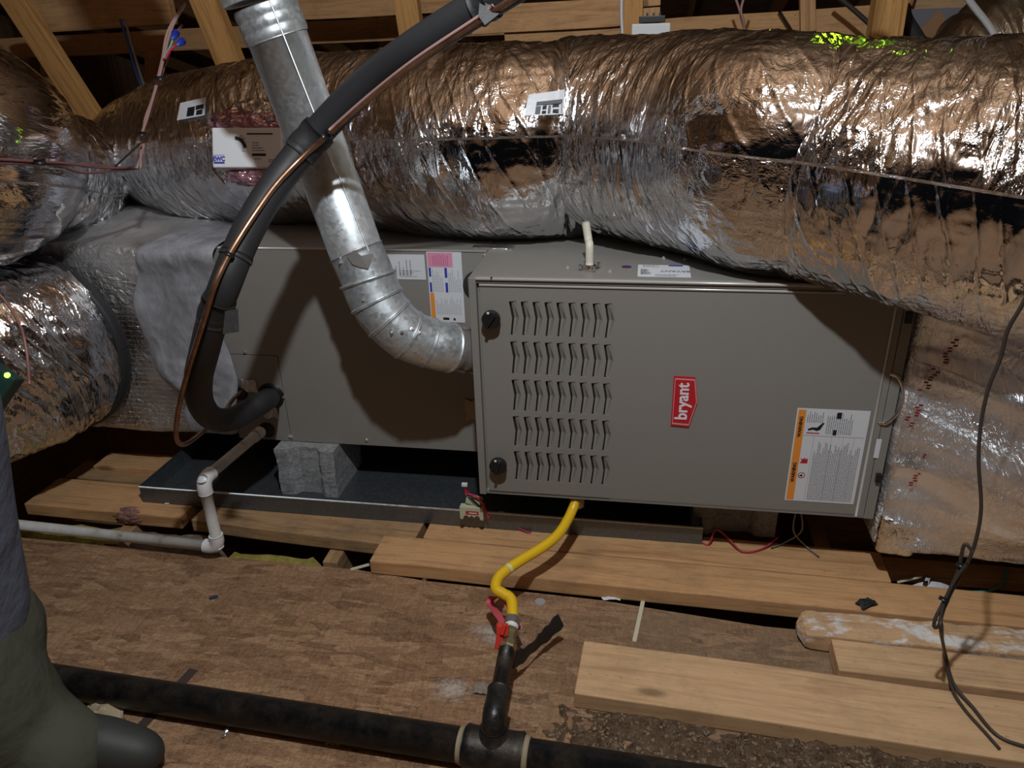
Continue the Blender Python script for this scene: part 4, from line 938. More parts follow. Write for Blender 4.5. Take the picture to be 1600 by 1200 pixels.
plank((897, 1083), (1200, 1129), .038, .140, .0375, M['wood_pale'], 'wide pale plank lying loose on the sheathing at lower right', x_ext=1.6)
plank((1311, 1047), (1600, 1081), .043, .085, .040, M['wood_pale'], 'narrow plank wedged between pale plank and plaster spattered lumber', x_ext=1.6)
plank((1540, 1172), (1640, 1186), .030, .12, .029, M['wood'], 'plank corner at the bottom right of the picture', x_ext=1.3)
def plaster_board():
    P1, P2 = on(1262, 992, 'z', .044), on(1600, 1023, 'z', .044); t = (P2-P1)/np.linalg.norm(P2-P1); nb = A(-t[1], t[0], 0); L = 1.7-P1[0]; n = 90; m_ = 28; V = []
    for i in range(n):
        s = L*i/(n-1)-.012; tap = min(1, (i/(n-1)*L/.02+.35))
        for k in range(m_):
            a = 2*math.pi*k/m_; ca, sa = math.cos(a), math.sin(a); x = abs(ca)**.22*math.copysign(1, ca)*.038*tap; z = abs(sa)**.22*math.copysign(1, sa)*.021*tap
            P = P1+t*s+nb*(.040+x)+A(0, 0, -.021+z); P = P+(nb*ca+A(0, 0, sa))*((vn(P*45, 3)-.5)*.006+(vn(P*130, 5)-.5)*.003); P[2] = max(P[2], .001); V.append(P)
    Fc = [list(f) for f in grid_faces(n, m_, True)]+[list(range(m_)), [(n-1)*m_+k for k in range(m_)][::-1]]
    o = mesh('wood_plank', V, Fc, M['wood_plaster'], None, False); tag(o, 'lumber spattered with white plaster, rounded broken end, carrying black tape', 'plank')
plaster_board()

# ================================================================== GAS PIPING
gp = thing('gas_pipe', 'black iron gas main crossing the floor with a tee and riser', 'pipe', on(772, 1165, 'z', 0))
G0, G1 = on(80, 1064, 'z', .033), on(1100, 1222, 'z', .033)
P0 = on(80, 1062, 'z', .034); TE = on(772, 1172, 'z', .034); dg = TE-P0; dg[2] = 0; dg /= np.linalg.norm(dg)
tube('main', [TE-dg*3.4, TE-dg*.052], .0305, M['iron'], gp, 32); tube('main', [TE+dg*.052, TE+dg*3.2], .0290, M['iron'], gp, 32)
tube('tee', [TE-dg*.054, TE-dg*.050, TE-dg*.038, TE+dg*.038, TE+dg*.050, TE+dg*.054], [.033, .038, .0365, .0365, .038, .033], M['iron'], gp, 32)
for sgn in (-1, 1): tube('thread_seal', [TE+dg*sgn*.053, TE+dg*sgn*.063], [.0335, .0312], M['dope'], gp, 28)
B = TE+A(0, .004, .030); E = TE+A(.0, .006, .088)
tube('riser_boss', [TE+A(0, .002, .02), TE+A(0, .004, .048), TE+A(0, .004, .052)], [.026, .025, .021], M['iron'], gp, 24)
hd_ = on(797, 985, 'z', .105)-E; hd_[2] = 0; hl = np.linalg.norm(hd_); hd_ /= hl; Ez = A(E[0], E[1], .100)
tube('riser', [TE+A(0, .004, .045), A(TE[0], TE[1]+.004, .085)], .0165, M['iron'], gp, 20)
el = cr([A(TE[0], TE[1]+.004, .066), A(TE[0], TE[1]+.004, .082), Ez+hd_*.012+A(0, 0, .001), Ez+hd_*.04, Ez+hd_*.065], 6)
tube('riser_elbow', el, [.0215]+[.0205]*(len(el)-2)+[.0215], M['iron'], gp, 24)
tube('branch', [Ez+hd_*.06, Ez+hd_*(hl-.045)], .0150, M['iron'], gp, 24)
vp = Ez+hd_*(hl-.045)
gv = thing('gas_valve', 'small brass gas shutoff valve with a red handle below the yellow hose', 'valve', vp)
tube('body', [vp-hd_*.004, vp, vp+hd_*.012, vp+hd_*.014, vp+hd_*.036, vp+hd_*.038, vp+hd_*.048], [.0165, .0185, .0185, .014, .014, .0165, .0165], M['brass'], gv, 8, smooth=False)
hb = at(785, 984, np.linalg.norm(vp+hd_*.02-CP)-.02)
h0 = thing and None
bm = bmesh.new(); bm_box(bm, (0, 0, 0), (.024, .024, .014), None, .004); bm_box(bm, (-.006, -.020, .002), (.014, .034, .010), Matrix.Rotation(-.15, 3, 'Z'), .003); bm_box(bm, (.002, .004, .010), (.007, .022, .008), Matrix.Rotation(-.3, 3, 'Z'), .002)
bmesh.ops.transform(bm, matrix=planeM(hb, RT, UP), verts=bm.verts); bm_obj('handle', bm, M['red'], gv)['label'] = 'red plastic valve handle'
nv_ = vp+hd_*.048
tube('thread_tape', [nv_, nv_+hd_*.014], [.0130, .0145], M['white_dope'], gv, 16)
tube('flare_nut', [nv_+hd_*.014, nv_+hd_*.016, nv_+hd_*.034, nv_+hd_*.036], [.013, .0165, .0165, .013], M['nickel'], gv, 6, smooth=False)
ny = nv_+hd_*.034
YP = [ny, on(799, 938, 'z', .112), on(787, 928, 'z', .117), on(775, 920, 'z', .121), on(778, 904, 'z', .125), on(794, 889, 'z', .128), on(820, 872, 'z', .132), on(848, 855, 'z', .137), on(872, 835, 'z', .143), on(887, 812, 'z', .153), on(895, 795, 'z', .166)]
ye = A(.205, .022, ZB); 
YC_ = cr(YP+[ye], 7)
yh = thing('gas_connector', 'yellow coated flexible gas connector rising from the valve to the furnace', 'hose', ny)
tube('hose', YC_, .0115, M['yellow'], yh, 20)
tube('nut', [ye+A(-.002, -.004, -.022), ye+A(0, 0, .002)], .0165, M['brass'], yh, 6, smooth=False)
q = on(800, 893, 'z', .129); k = int(np.argmin(np.linalg.norm(YC_-q, axis=1))); tube('printed_band', YC_[k-1:k+2], .0118, mat('pale_print', (.75, .65, .25), .4), yh, 20)
# pink flagging ribbon, black tape on the valve
def ribbon(name, pts, wdt, m_, label, cat, thick=.0012, wd=(1, 0, 0)):
    C = cr(pts, 8); T, N, Bn = frames(C); W_ = np.array(wd, float); V = []
    for i, p_ in enumerate(C):
        w0 = W_-T[i]*(W_@T[i]); w0 /= np.linalg.norm(w0); nn = np.cross(T[i], w0); tw = wdt/2*(1+.12*math.sin(i*.9))
        V += [p_-w0*tw, p_+w0*tw, p_+w0*tw+nn*thick, p_-w0*tw+nn*thick]
    Fc = []
    for i in range(len(C)-1):
        for k in range(4): Fc.append([4*i+k, 4*i+(k+1) % 4, 4*i+4+(k+1) % 4, 4*i+4+k])
    Fc += [[0, 1, 2, 3], [4*(len(C)-1)+k for k in (3, 2, 1, 0)]]; o = mesh(name, V, Fc, m_); return tag(o, label, cat)
ribbon('ribbon', [on(790, 980, 'z', .085), on(778, 960, 'z', .075), on(766, 942, 'z', .06), on(772, 933, 'z', .075), on(790, 938, 'z', .095), on(800, 960, 'z', .085), on(812, 984, 'z', .07)], .016, M['pink'], 'faded pink ribbon looped around the gas valve', 'ribbon')
ribbon('tape_strip', [on(804, 1030, 'z', .07), on(820, 1022, 'z', .062), on(838, 1004, 'z', .058), on(856, 988, 'z', .062), on(876, 968, 'z', .075)], .042, M['tape'], 'crumpled black tape strip sticking out right of the gas valve', 'tape', .002, tuple(UP+.5*RT))

# ================================================================== BACKGROUND LUMBER
def post(px1, px2, y, wdt, th, m_, label, name='wood_stud', yy2=None, group=None):
    P1 = on(*px1, 'y', y); P2 = on(*px2, 'y', yy2 if yy2 else y); return board(name, P1, P2, wdt, th, m_, label, 'beam', updir=(0, -1, 0))
post((-17, -60), (158, 205), 1.0, .082, .038, M['wood_orange'], 'knotty diagonal truss web at upper left dropping behind the ducts', 'truss_web')
post((30, 22), (268, 6), 1.35, .135, .038, M['wood'], 'wide horizontal board at top left behind the knotty web', 'truss_board')
post((-60, 80), (800, 36), 2.0, .089, .038, M['wood'], 'long horizontal board far behind, running across the upper left', 'truss_board')
post((446, 2), (735, -14), 1.7, .14, .038, M['wood'], 'board across the top between the flue pipe and the black line', 'truss_board')
post((738, 33), (973, 18), 1.3, .085, .038, M['wood'], 'light board behind the duct just left of the tall post', 'truss_board')
post((790, 66), (973, 56), 1.32, .09, .038, M['wood'], 'lowest light board resting behind the duct left of the tall post', 'truss_board')
post((989, -40), (988, 90), 1.1, .062, .085, M['wood_orange'], 'dark orange post behind the middle of the big duct', 'wood_post')
post((1017, -30), (1017, 10), 1.16, .058, .038, M['wood'], 'upper small block fixed beside the dark orange post', 'wood_block')
post((1017, 12), (1017, 31), 1.16, .056, .038, M['wood'], 'lower small block fixed beside the dark orange post', 'wood_block')
post((1030, 56), (1400, 33), 1.5, .105, .038, M['wood'], 'horizontal board behind the duct right of the white box', 'truss_board')
post((1261, -20), (1262, 50), 1.45, .048, .03, M['wood'], 'narrow upright nailed over the right hand board', 'wood_stud')
post((1396, -40), (1376, 90), .9, .080, .06, M['wood_orange'], 'leaning grainy orange post behind the big duct at right', 'wood_post')
post((1425, 3), (1700, -10), 2.0, .10, .038, M['wood_pale'], 'pale board at the top right above the ribbed duct', 'truss_board')
post((300, -50), (368, 115), .98, .085, .045, M['wood_orange'], 'diagonal web left of the flue pipe top', 'truss_web')
post((631, -30), (647, 75), 1.1, .075, .045, M['wood_orange'], 'orange web showing behind the black line at top centre', 'truss_web')
post((603, 0), (603, 90), 2.1, .055, .04, M['wood'], 'thin upright far behind at top centre', 'wood_stud')
post((78, 90), (77, 200), 1.9, .07, .04, M['wood_dirty'], 'dim upright left behind the knotty web', 'wood_stud')
post((239, 78), (238, 165), 1.9, .055, .04, M['wood'], 'dim upright behind the bundle of thermostat wires', 'wood_stud')
post((1410, 8), (1420, -25), 1.9, .06, .04, M['wood'], 'dim stub of lumber right of the leaning orange post', 'wood_stud')
# kraft faced batt behind
p = on(1460, 34, 'y', 1.9); kb = thing('insulation_batt', 'grey and orange faced insulation behind the leaning orange post', 'insulation', p)
prism('facing', [(-.14, -.07), (.14, -.07), (.14, .045), (-.14, .045)], p, (1, 0, 0), (0, 0, 1), .03, mat('grey_facing', (.22, .22, .25), .8), kb)
prism('orange_patch', [(-.06, -.03), (.0, .04), (.06, -.03), (0, -.065)], p, (1, 0, 0), (0, 0, 1), .003, mat('orange_facing', (.40, .22, .11), .8), kb, base=.031)
# white box with black clip by the post
p = on(1017, 45, 'y', 1.0); jb = thing('junction_box', 'small white box with black clip behind the duct beside the post', 'box', p)
box('body', p-A(.055, .02, .022), p+A(.055, .02, .014), M['white'], jb, .003); box('clip', p+A(-.035, -.012, .016), p+A(.040, .012, .034), M['black'], jb, .002)
for k in range(3): box('clip_tooth', p+A(-.015+k*.018, -.01, .034), p+A(-.009+k*.018, 0, .042), M['black'], jb)
wire('cable', [on(972, -30, 'y', 1.04), on(971, 20, 'y', 1.04), on(973, 60, 'y', 1.04)], .005, M['foam'], 'white cable down the left edge of the orange post', 'cable')
wire('cable', [on(1143, -20, 'y', 1.2), on(1155, 14, 'y', 1.2), on(1160, 35, 'y', 1.2), on(1171, 60, 'y', 1.2)], .004, M['wire_pink'], 'left strand of the paired pale wires above the duct', 'wire')
wire('cable', [on(1168, -20, 'y', 1.2), on(1158, 14, 'y', 1.19), on(1162, 35, 'y', 1.19), on(1164, 60, 'y', 1.2)], .004, M['wire_pink'], 'right strand of the paired pale wires above the duct', 'wire')
wire('cable', [on(1216, 15, 'y', 1.44), on(1242, 56, 'y', 1.44)], .005, M['black'], 'short black cable across the board left of the narrow upright', 'cable')
wire('cable', [on(1300, -12, 'y', 1.3), on(1330, 12, 'y', 1.3), on(1366, 44, 'y', 1.3)], .008, M['wire_dark'], 'dark slanting cable just left of the leaning orange post', 'cable')
wire('hose', [on(1408, 10, 'y', 1.1), on(1412, 30, 'y', 1.1), on(1424, 50, 'y', 1.1), on(1440, 75, 'y', 1.1)], .024, M['rubber'], 'black hose curving down right of the leaning orange post', 'hose', seg=16)
wire('cable', [on(1500, -30, 'y', .0), on(1514, 0, 'y', 0), on(1545, 40, 'y', 0), on(1566, 75, 'y', .0), on(1586, 110, 'y', -.02), on(1604, 160, 'y', -.05), on(1625, 260, 'y', -.2)], .0055, M['wire_grey'], 'grey cable hanging over the big duct in the top right corner', 'cable')
# thermostat wires upper left
wb_ = thing('wire_bundle', 'bundle of pale brown thermostat wires rising at left with blue wire nuts', 'wires', at(222, 260, 2.05))
def wp(L, D): return [at(a, b, D) for a, b in L]
for k, L in enumerate(([(290, 5), (270, 40), (258, 80), (250, 115), (240, 150), (230, 185), (221, 215), (220, 262)], [(285, 10), (262, 50), (254, 90), (247, 120), (238, 155), (226, 190), (224, 230), (214, 263)], [(285, 38), (272, 60), (262, 90), (252, 118), (244, 145), (234, 180), (222, 212), (217, 262)])):
    tube('strand', cr(wp(L, 2.0+.01*k), 6), .0032, M['wire_pink'] if k < 2 else M['wire_brown'], wb_, 6)
for k, L in enumerate(([(-40, 247), (30, 251), (100, 255), (160, 262), (215, 262)], [(-40, 254), (40, 256), (90, 258), (130, 270), (175, 267), (215, 263)], [(-40, 251), (20, 253), (110, 256), (150, 258), (190, 263), (216, 262)])):
    tube('strand', cr([at(a, b, 1.60+.45*(a+40)/260+.006*k) for a, b in L], 6), .0030, M['wire_brown'], wb_, 6)
for (a, b, c_, d_) in ((270, 60, 277, 48), (278, 70, 288, 62)): P = at(a, b, 1.99); Q_ = at(c_, d_, 1.985); tube('wire_nut', [P, P*.4+Q_*.6, Q_], [.005, .009, .006], M['nut_blue'], wb_, 10)
tube('red_lead', cr(wp([(258, 92), (266, 78), (275, 70)], 1.98), 5), .003, M['wire_red'], wb_, 6)
tube('green_lead', cr(wp([(256, 90), (265, 75), (270, 62)], 1.985), 5), .003, M['wire_green'], wb_, 6)
for (a, b) in ((250, 122), (221, 209), (61, 252)): P = at(a, b, 1.985 if b < 220 else 1.76); tube('cable_tie', [P-A(0, 0, .004), P+A(0, 0, .004)], .011, M['black'], wb_, 10)
wire('cable', [at(188, 30, 2.9), at(199, 66, 2.9), at(212, 110, 2.85), at(227, 150, 2.75)], .0045, M['wire_blue'], 'blue wire dropping beside the white one behind the ducts at left', 'wire')
wire('cable', [at(195, 30, 2.9), at(205, 68, 2.88), at(218, 112, 2.83), at(231, 150, 2.75)], .0045, M['wire_grey'], 'white wire dropping beside the blue one behind the ducts at left', 'wire')
wire('cable', [at(222, 222, 1.98), at(200, 242, 1.95), at(180, 260, 1.92)], .002, M['black'], 'thin black tie end across the foil near the wire bundle corner', 'wire')
# green-lit controller at far left
p = at(10, 602, 1.47); gb = thing('control_box', 'small dark green control box with glowing green light at far left', 'control box', p)
bm = bmesh.new(); bm_box(bm, (-.014, 0, 0), (.050, .058, .026), Matrix.Rotation(-.6, 3, 'Z'), .003); bmesh.ops.transform(bm, matrix=planeM(p, RT, UP), verts=bm.verts); bm_obj('housing', bm, M['pcb'], gb)
q = p+RT*.010+UP*.016-FW*.012; tube('indicator_light', [q, q-FW*.003, q-FW*.005], [.0045, .004, .002], M['led'], gb, 12)
gl = at(1305, 35, 2.15); lamp(gl+A(0, .0, .0)*0, 0.0, (0.4, 1, .05), .01, 'unused') if False else None
# glowing green status lamp fixed on a board behind the duct, its light catching the foil
_P = at(1325, 70, 1.62); _d = _P-CP; _d /= np.linalg.norm(_d); GP = _P+.30*(_d*math.cos(.70)+A(0, 0, 1)*math.sin(.70))
gz = thing('status_light', 'small black unit with green light hanging above the duct by a cord', 'light', GP)
box('housing', GP+A(-.03, -.01, .008), GP+A(.03, .03, .05), M['black'], gz, .003)
tube('cord', [GP+A(0, .01, .05), A(GP[0], GP[1]+.01, 2.1)], .003, M['black'], gz, 6)
gg = lamp(GP-A(0, 0, .012), .16, (.45, 1., .02), .011, 'status_light_glow')
# thin twisted wire on the lower-left duct
wire('thin_wire', [at(-5, 455, 1.42), at(15, 480, 1.42), at(32, 510, 1.42), at(38, 530, 1.42), at(43, 560, 1.41), at(46, 600, 1.41)], .0022, M['wire_brown'], 'thin reddish brown wire running down the lower left foil duct', 'wire')
# hanging dark cable at right
HW = [A(1.45, -.55, 2.05), at(1720, 180, 1.35), at(1640, 380, 1.34), at(1600, 470, 1.36), at(1575, 515, 1.38), at(1563, 560, 1.40), at(1545, 605, 1.42), at(1533, 660, 1.44), at(1529, 720, 1.46), at(1533, 790, 1.49), at(1527, 835, 1.51), at(1516, 870, 1.53), at(1500, 900, 1.545), at(1484, 930, 1.555), at(1472, 960, 1.56), at(1470, 985, 1.56)]
hw = thing('hanging_cable', 'dark cable hanging at right with a tied loop just above the planks', 'cable', HW[-1])
tail = [on(1478, 1025, 'z', .062), on(1490, 1068, 'z', .052), on(1520, 1105, 'z', .044), on(1560, 1150, 'z', .042), on(1620, 1172, 'z', .042)]
tube('strand', cr(HW+tail, 7), .0030, M['wire_dark'], hw, 8)
tube('strand', cr([at(1520, 862, 1.525), at(1508, 850, 1.52), at(1502, 868, 1.53), at(1498, 890, 1.54), at(1480, 930, 1.55), at(1462, 965, 1.555), at(1460, 980, 1.56), at(1468, 975, 1.555), at(1474, 945, 1.55), at(1490, 910, 1.54), at(1512, 878, 1.525)], 7), .0030, M['wire_dark'], hw, 8)
tube('strand', cr([at(1472, 975, 1.565), on(1474, 1010, 'z', .07), on(1486, 1070, 'z', .052), on(1505, 1105, 'z', .044), on(1540, 1145, 'z', .0425), on(1562, 1170, 'z', .042)], 7), .0026, M['wire_dark'], hw, 8)
for (a, b, D_) in ((1475, 937, 1.55), (1502, 884, 1.535)): P = at(a, b, D_); d_ = at(a-6, b+12, D_)-P; tube('tie', [P-d_*.25, P+d_*.25], .0085, M['black'], hw, 10)

# ================================================================== SMALL THINGS ON THE FLOOR
fs = thing('float_switch', 'beige float switch with red label clipped on the pan lip', 'switch', on(739, 800, 'y', .06))
p = on(739, 797, 'y', .062)
prism('clip_body', [(-.029, -.016), (-.029, .018), (.029, .018), (.029, -.016), (.022, -.016), (.019, -.006), (.012, -.004), (.006, -.010), (.0, -.004), (-.006, -.010), (-.012, -.004), (-.019, -.006), (-.022, -.016)], p, (1, 0, 0), (0, 0, 1), .018, M['float'], fs)
rects_mesh('red_label', [(-.014, -.001, .018, .009)], p, (1, 0, 0), (0, 0, 1), .0185, M['badge'], fs); rects_mesh('label_text', [(-.006, .0025, .014, .0055)], p, (1, 0, 0), (0, 0, 1), .0190, M['label'], fs)
bm = bmesh.new(); bm_box(bm, p+A(.004, .002, .028), (.040, .022, .020), Matrix.Rotation(.25, 3, 'Y'), .005); bm_obj('float_head', bm, M['float'], fs)
tube('red_wire', cr([p+A(-.010, -.008, .060), p+A(-.006, -.008, .052), p+A(.012, -.012, .048), p+A(.026, -.012, .036), p+A(.032, -.010, .015), p+A(.040, -.01, -.012)], 6), .0032, M['wire_red'], fs, 6)
tube('black_wire', cr([p+A(-.008, -.010, .048), p+A(.004, -.014, .040), p+A(.022, -.012, .018)], 6), .0025, M['black'], fs, 6)
box('wire_connector', p+A(-.022, -.012, .074), p+A(-.008, -.004, .082), M['white'], fs, .001); tube('stub', [p+A(-.015, -.008, .075), p+A(-.012, -.008, .050)], .003, M['wire_red'], fs, 6)
p = on(783, 804, 'z', .07); o = box('wire_connector', p-A(.008, .006, .005), p+A(.008, .006, .006), M['foam'], None, .001); tag(o, 'tiny pale wire connector in shadow under the furnace corner', 'connector')
wire('thin_wire', [on(760, 800, 'z', .06), on(783, 804, 'z', .062), on(800, 818, 'z', .052), on(820, 830, 'z', .045), on(830, 832, 'z', .043)], .002, M['wire_red'], 'thin dark red wire trailing from the float switch under the furnace', 'wire')
wire('thin_wire', [on(1050, 820, 'z', .07), on(1080, 832, 'z', .06), on(1098, 848, 'z', .045), on(1108, 850, 'z', .046), on(1118, 828, 'z', .08), on(1135, 838, 'z', .06), on(1160, 862, 'z', .045), on(1190, 858, 'z', .045), on(1215, 840, 'z', .06)], .0022, M['wire_red'], 'red wire looping in the shadow under the furnace right half', 'wire')
for k, L in enumerate(([(1243, 800, .15), (1240, 830, .1), (1258, 852, .05), (1280, 870, .045)], [(1252, 800, .15), (1252, 830, .1), (1225, 848, .05), (1205, 856, .045)])):
    wire('thin_wire', [on(a, b, 'z', z) for a, b, z in L], .002, M['wire_grey'], ['grey wire under the furnace right end trailing right', 'grey wire under the furnace right end trailing left'][k], 'wire')
# yellow flash bit on pan
p = on(669, 811, 'z', .043); o = box('tape_bit', p-A(.006, .002, .0015), p+A(.006, .003, .006), mat('yellow_bit', (.60, .58, .05), .5), None); tag(o, 'tiny bright yellow bit at the drain pan edge', 'scrap')
p = on(1044, 0, 'y', 0); p = on(261, 787, 'z', .0415); o = box('tape_bit', p-A(.006, .0025, .0008), p+A(.006, .0025, .0015), M['foam'], None); tag(o, 'tiny white scrap on the leftmost near plank', 'scrap')
# styrofoam piece, green wire and yellow-edged boards in the gap at right
o = None
P = on(1455, 930, 'z', .0); n_ = 14
pts = [(-.060, -.02)]+[(.060*math.cos(math.pi*(1-k/12)), -.02+.05*math.sin(math.pi*k/12)) for k in range(13)]+[(.06, -.02)]
fb = thing('foam_piece', 'rounded white foam piece standing in the gap behind the right planks', 'foam', on(1455, 925, 'y', .03))
prism('body', pts[1:-1], on(1455, 925, 'y', .03), (1, 0, 0), (0, 0, 1), .02, M['foam'], fb)
P = on(1445, 905, 'y', .03); tube('metal_stub', [P-A(0, .01, .01), P+A(0, -.01, .016)], .006, M['chrome'], fb, 8)
wire('thin_wire', [on(1497, 924, 'z', .0), on(1520, 925, 'z', 0.), on(1548, 923, 'z', .0), on(1566, 912, 'z', .0), on(1573, 895, 'z', .01), on(1570, 885, 'z', .02)], .003, M['wire_green'], 'pale green wire curling out of the gap at right', 'wire')
P1, P2 = on(1380, 893, 'z', .0), on(1620, 908, 'z', .0); eb = board('edged_board', P1+A(-.05, .03, -.013), P2+A(.4, .012, -.013), .06, .026, M['wood'], 'yellow edged board down in the gap under the return plenum', 'board')
board('painted_edge', P1+A(-.05, -.0015, -.014), P2+A(.4, -.0195, -.014), .002, .024, M['yellowpaint'], parent=None)
_e = bpy.data.objects['painted_edge']; _m = _e.matrix_local.copy(); _e.parent = eb; _e.matrix_parent_inverse = eb.matrix_local.inverted(); _e['label'] = 'yellow painted edge'
wire('strip', [on(1402, 910, 'z', .0), on(1440, 901, 'z', .02)], .003, M['strip'], 'thin pale stick leaning in the gap beside the foam piece', 'stick')
# insulation in the floor gap
def batt(name, x0, x1, y0, y1, zt, m_, label, seed, amp=.03):
    n, m2 = max(10, int((x1-x0)*70)), 14; gx, gy = np.meshgrid(np.linspace(x0, x1, n), np.linspace(y0, y1, m2), indexing='ij')
    Q = np.stack([gx, gy, gx*0], -1); z = zt+amp*(vn(Q*14, seed)-.5)*2+amp*.5*(vn(Q*50, seed+1)-.5); e = np.minimum(np.minimum((gx-x0), (x1-gx))/.03, 1); z = np.where(e < 1, z-.05*(1-e), z)
    top = np.stack([gx, gy, z], -1).reshape(-1, 3); bot = top.copy(); bot[:, 2] = zt-.10
    Fc = [list(f)[::-1] for f in grid_faces(n, m2)]; k = n*m2; Fc += [[i+k for i in f][::-1] for f in Fc]
    rim = [i*m2 for i in range(n)]+[(n-1)*m2+j for j in range(1, m2)]+[i*m2+m2-1 for i in range(n-2, -1, -1)]+[j for j in range(m2-2, 0, -1)]
    Fc += [[rim[i], rim[(i+1) % len(rim)], rim[(i+1) % len(rim)]+k, rim[i]+k] for i in range(len(rim))]
    o = mesh(name, np.concatenate([top, bot]), Fc, m_, None, True); return tag(o, label, 'insulation', kind=None)
batt('insulation_batt', -1.7, -.98, -.070, .02, -.012, M['fiber'], 'yellow fibreglass under the white pipe at far left', 3, .012)
batt('insulation_batt', -.98, -.72, -.070, .01, -.012, M['fiber_brown'], 'dusty brown insulation beside the white pipe', 5, .014)
batt('insulation_batt', -.705, -.43, -.074, -.02, -.022, M['fiber'], 'yellow fibreglass showing in the gap right of the white elbow', 7, .012)
batt('insulation_batt', .85, 1.6, .0, .12, -.03, M['fiber_brown'], 'dusty insulation in the gap behind the right planks', 8, .015)
crinkle_bag('insulation_tuft', on(203, 815, 'z', .012)+A(0, .012, .012), (1, 0, 0), (0, 1, 0), .045, .02, .018, M['fiber_pink'], 'tuft of pinkish insulation on the white pipe', 'insulation', 23)
# paper, strips, tape on the floor
def crumpled(name, a, b, w_, d_, h_, m_, label, cat, seed, z0=0., rot=.0):
    p = on(a, b, 'z', z0); n = 12; gx, gy = np.meshgrid(np.linspace(-1, 1, n), np.linspace(-1, 1, n), indexing='ij'); Q = np.stack([gx*1.3, gy*1.3, gx*0+seed], -1)
    z = h_*ridge(Q, seed)*(1-.5*gx**2); x = gx*w_*(1+.35*(vn(Q*1.1+7, seed)-.5)); y = gy*d_*(1+.4*(vn(Q*1.1+3, seed)-.5)); c_, s_ = math.cos(rot), math.sin(rot)
    V = np.stack([p[0]+x*c_-y*s_, p[1]+x*s_+y*c_, z0+.0015+np.clip(z-z.min(), 0, 1)], -1).reshape(-1, 3); o = mesh(name, V, [list(f)[::-1] for f in grid_faces(n, n)], m_)
    md_ = o.modifiers.new('s', 'SOLIDIFY'); md_.thickness = .0012; md_.offset = 1; return tag(o, label, cat)
crumpled('paper_scrap', 166, 1120, .036, .030, .035, M['paper'], 'crumpled tan paper scrap on the floor below the black pipe', 'paper', 4, rot=.4)
def strip(name, a1, b1, a2, b2, wdt, th, m_, label, cat='strip', z=0.):
    P1, P2 = on(a1, b1, 'z', z), on(a2, b2, 'z', z); return board(name, P1+A(0, 0, th/2+.0003), P2+A(0, 0, th/2+.0003), wdt, th, m_, label, cat)
strip('wood_strip', 120, 1143, 206, 1138, .010, .003, M['strip'], 'pale thin strip lying under the tan paper scrap')
strip('tape_strip', 303, 1046, 215, 1142, .021, .0012, mat('dark_brown_tape', (.055, .035, .03), .6), 'dark brown tape strip passing under the black pipe at left', 'tape')
strip('wood_strip', 1005, 939, 991, 1004, .009, .004, M['strip'], 'pale wooden shim pointing at the wide pale plank')
strip('wood_strip', 548, 891, 577, 883, .008, .003, M['strip'], 'small pale sliver beside the plank end at centre left')
crumpled('plastic_scrap', 868, 1048, .0, .0, .0, M['foam'], 'x', 'scrap', 9) if False else None
bt = crumpled('tape_scrap', 1353, 945, .020, .013, .012, M['tape'], 'black tape scrap stuck on the long plank at right', 'tape', 12, .0405, .6)
crumpled('paper_scrap', 522, 1160, .014, .008, .008, M['paper'], 'small tan scrap below the black pipe at centre', 'paper', 14)
crumpled('tape_scrap', 547, 1160, .014, .006, .008, M['tape'], 'small black scrap below the black pipe at centre', 'tape', 15, rot=.4)
crumpled('foil_scrap', 480, 1143, .014, .006, .006, M['wire_dark'], 'dark shred beside the pipe left of the tan scrap', 'scrap', 16)
crumpled('foil_scrap', 352, 1147, .004, .010, .004, M['shiny'], 'tiny silver sliver below the black pipe at left', 'scrap', 17)
crumpled('tape_scrap', 334, 934, .010, .005, .002, mat('dark_blue_scrap', (.035, .045, .08), .6), 'dark blue scrap on the sheathing left of centre', 'scrap', 18, rot=.5)
crumpled('paper_scrap', 753, 1078, .014, .013, .006, mat('grey_scrap', (.25, .21, .17), .8), 'grey scrap beside the black riser elbow', 'scrap', 19)
p = on(844, 941, 'z', 0); o = tube('plastic_disc', [p+A(0, 0, .0004), p+A(0, 0, .002)], [.013, .012], mat('hazy_plastic', (.36, .32, .33), .5), None, 20); tag(o, 'small hazy round disc on the floor right of the yellow hose', 'disc')
crumpled('paper_scrap', 955, 937, .020, .006, .006, M['foam'], 'torn white shred at the gap under the long plank', 'scrap', 20)
# sawdust and chips
def chips():
    rnd = np.random.RandomState(5); V = []; Fc = []
    for i in range(3600):
        if i < 2300:
            x = rnd.uniform(.12, 1.2); y = rnd.uniform(-.62, -.40); 
            if rnd.rand() > .25+.75*vn(A(x*9, y*12, 1.)): continue
        elif i < 2900: x = rnd.uniform(.2, .8); y = rnd.uniform(-.28, -.17)
        else: x = rnd.uniform(-.9, .3); y = rnd.uniform(-.75, -.13)
        z_ = .010 if (i < 2300 and x > .22 and y < -.44) else .0002
        s = rnd.uniform(.0006, .0019)*(2.2 if rnd.rand() < .05 else 1); a = rnd.uniform(0, 6.28); z = z_*rnd.uniform(.3, 1.) if z_ > .001 else z_; c_, s_ = math.cos(a), math.sin(a); h = s*rnd.uniform(.3, .9); l = rnd.uniform(.8, 2.4); k = len(V)
        V += [(x-c_*s*l, y-s_*s*l, z), (x-s_*s, y+c_*s, z), (x+c_*s*l, y+s_*s*l, z), (x+s_*s, y-c_*s, z), (x, y, z+h)]
        Fc += [[k, k+1, k+4], [k+1, k+2, k+4], [k+2, k+3, k+4], [k+3, k, k+4]]
    o = mesh('sawdust', V, Fc, M['chips'], None, kind='stuff'); tag(o, 'scattered sawdust and wood chips on the sheathing', 'sawdust')
chips()
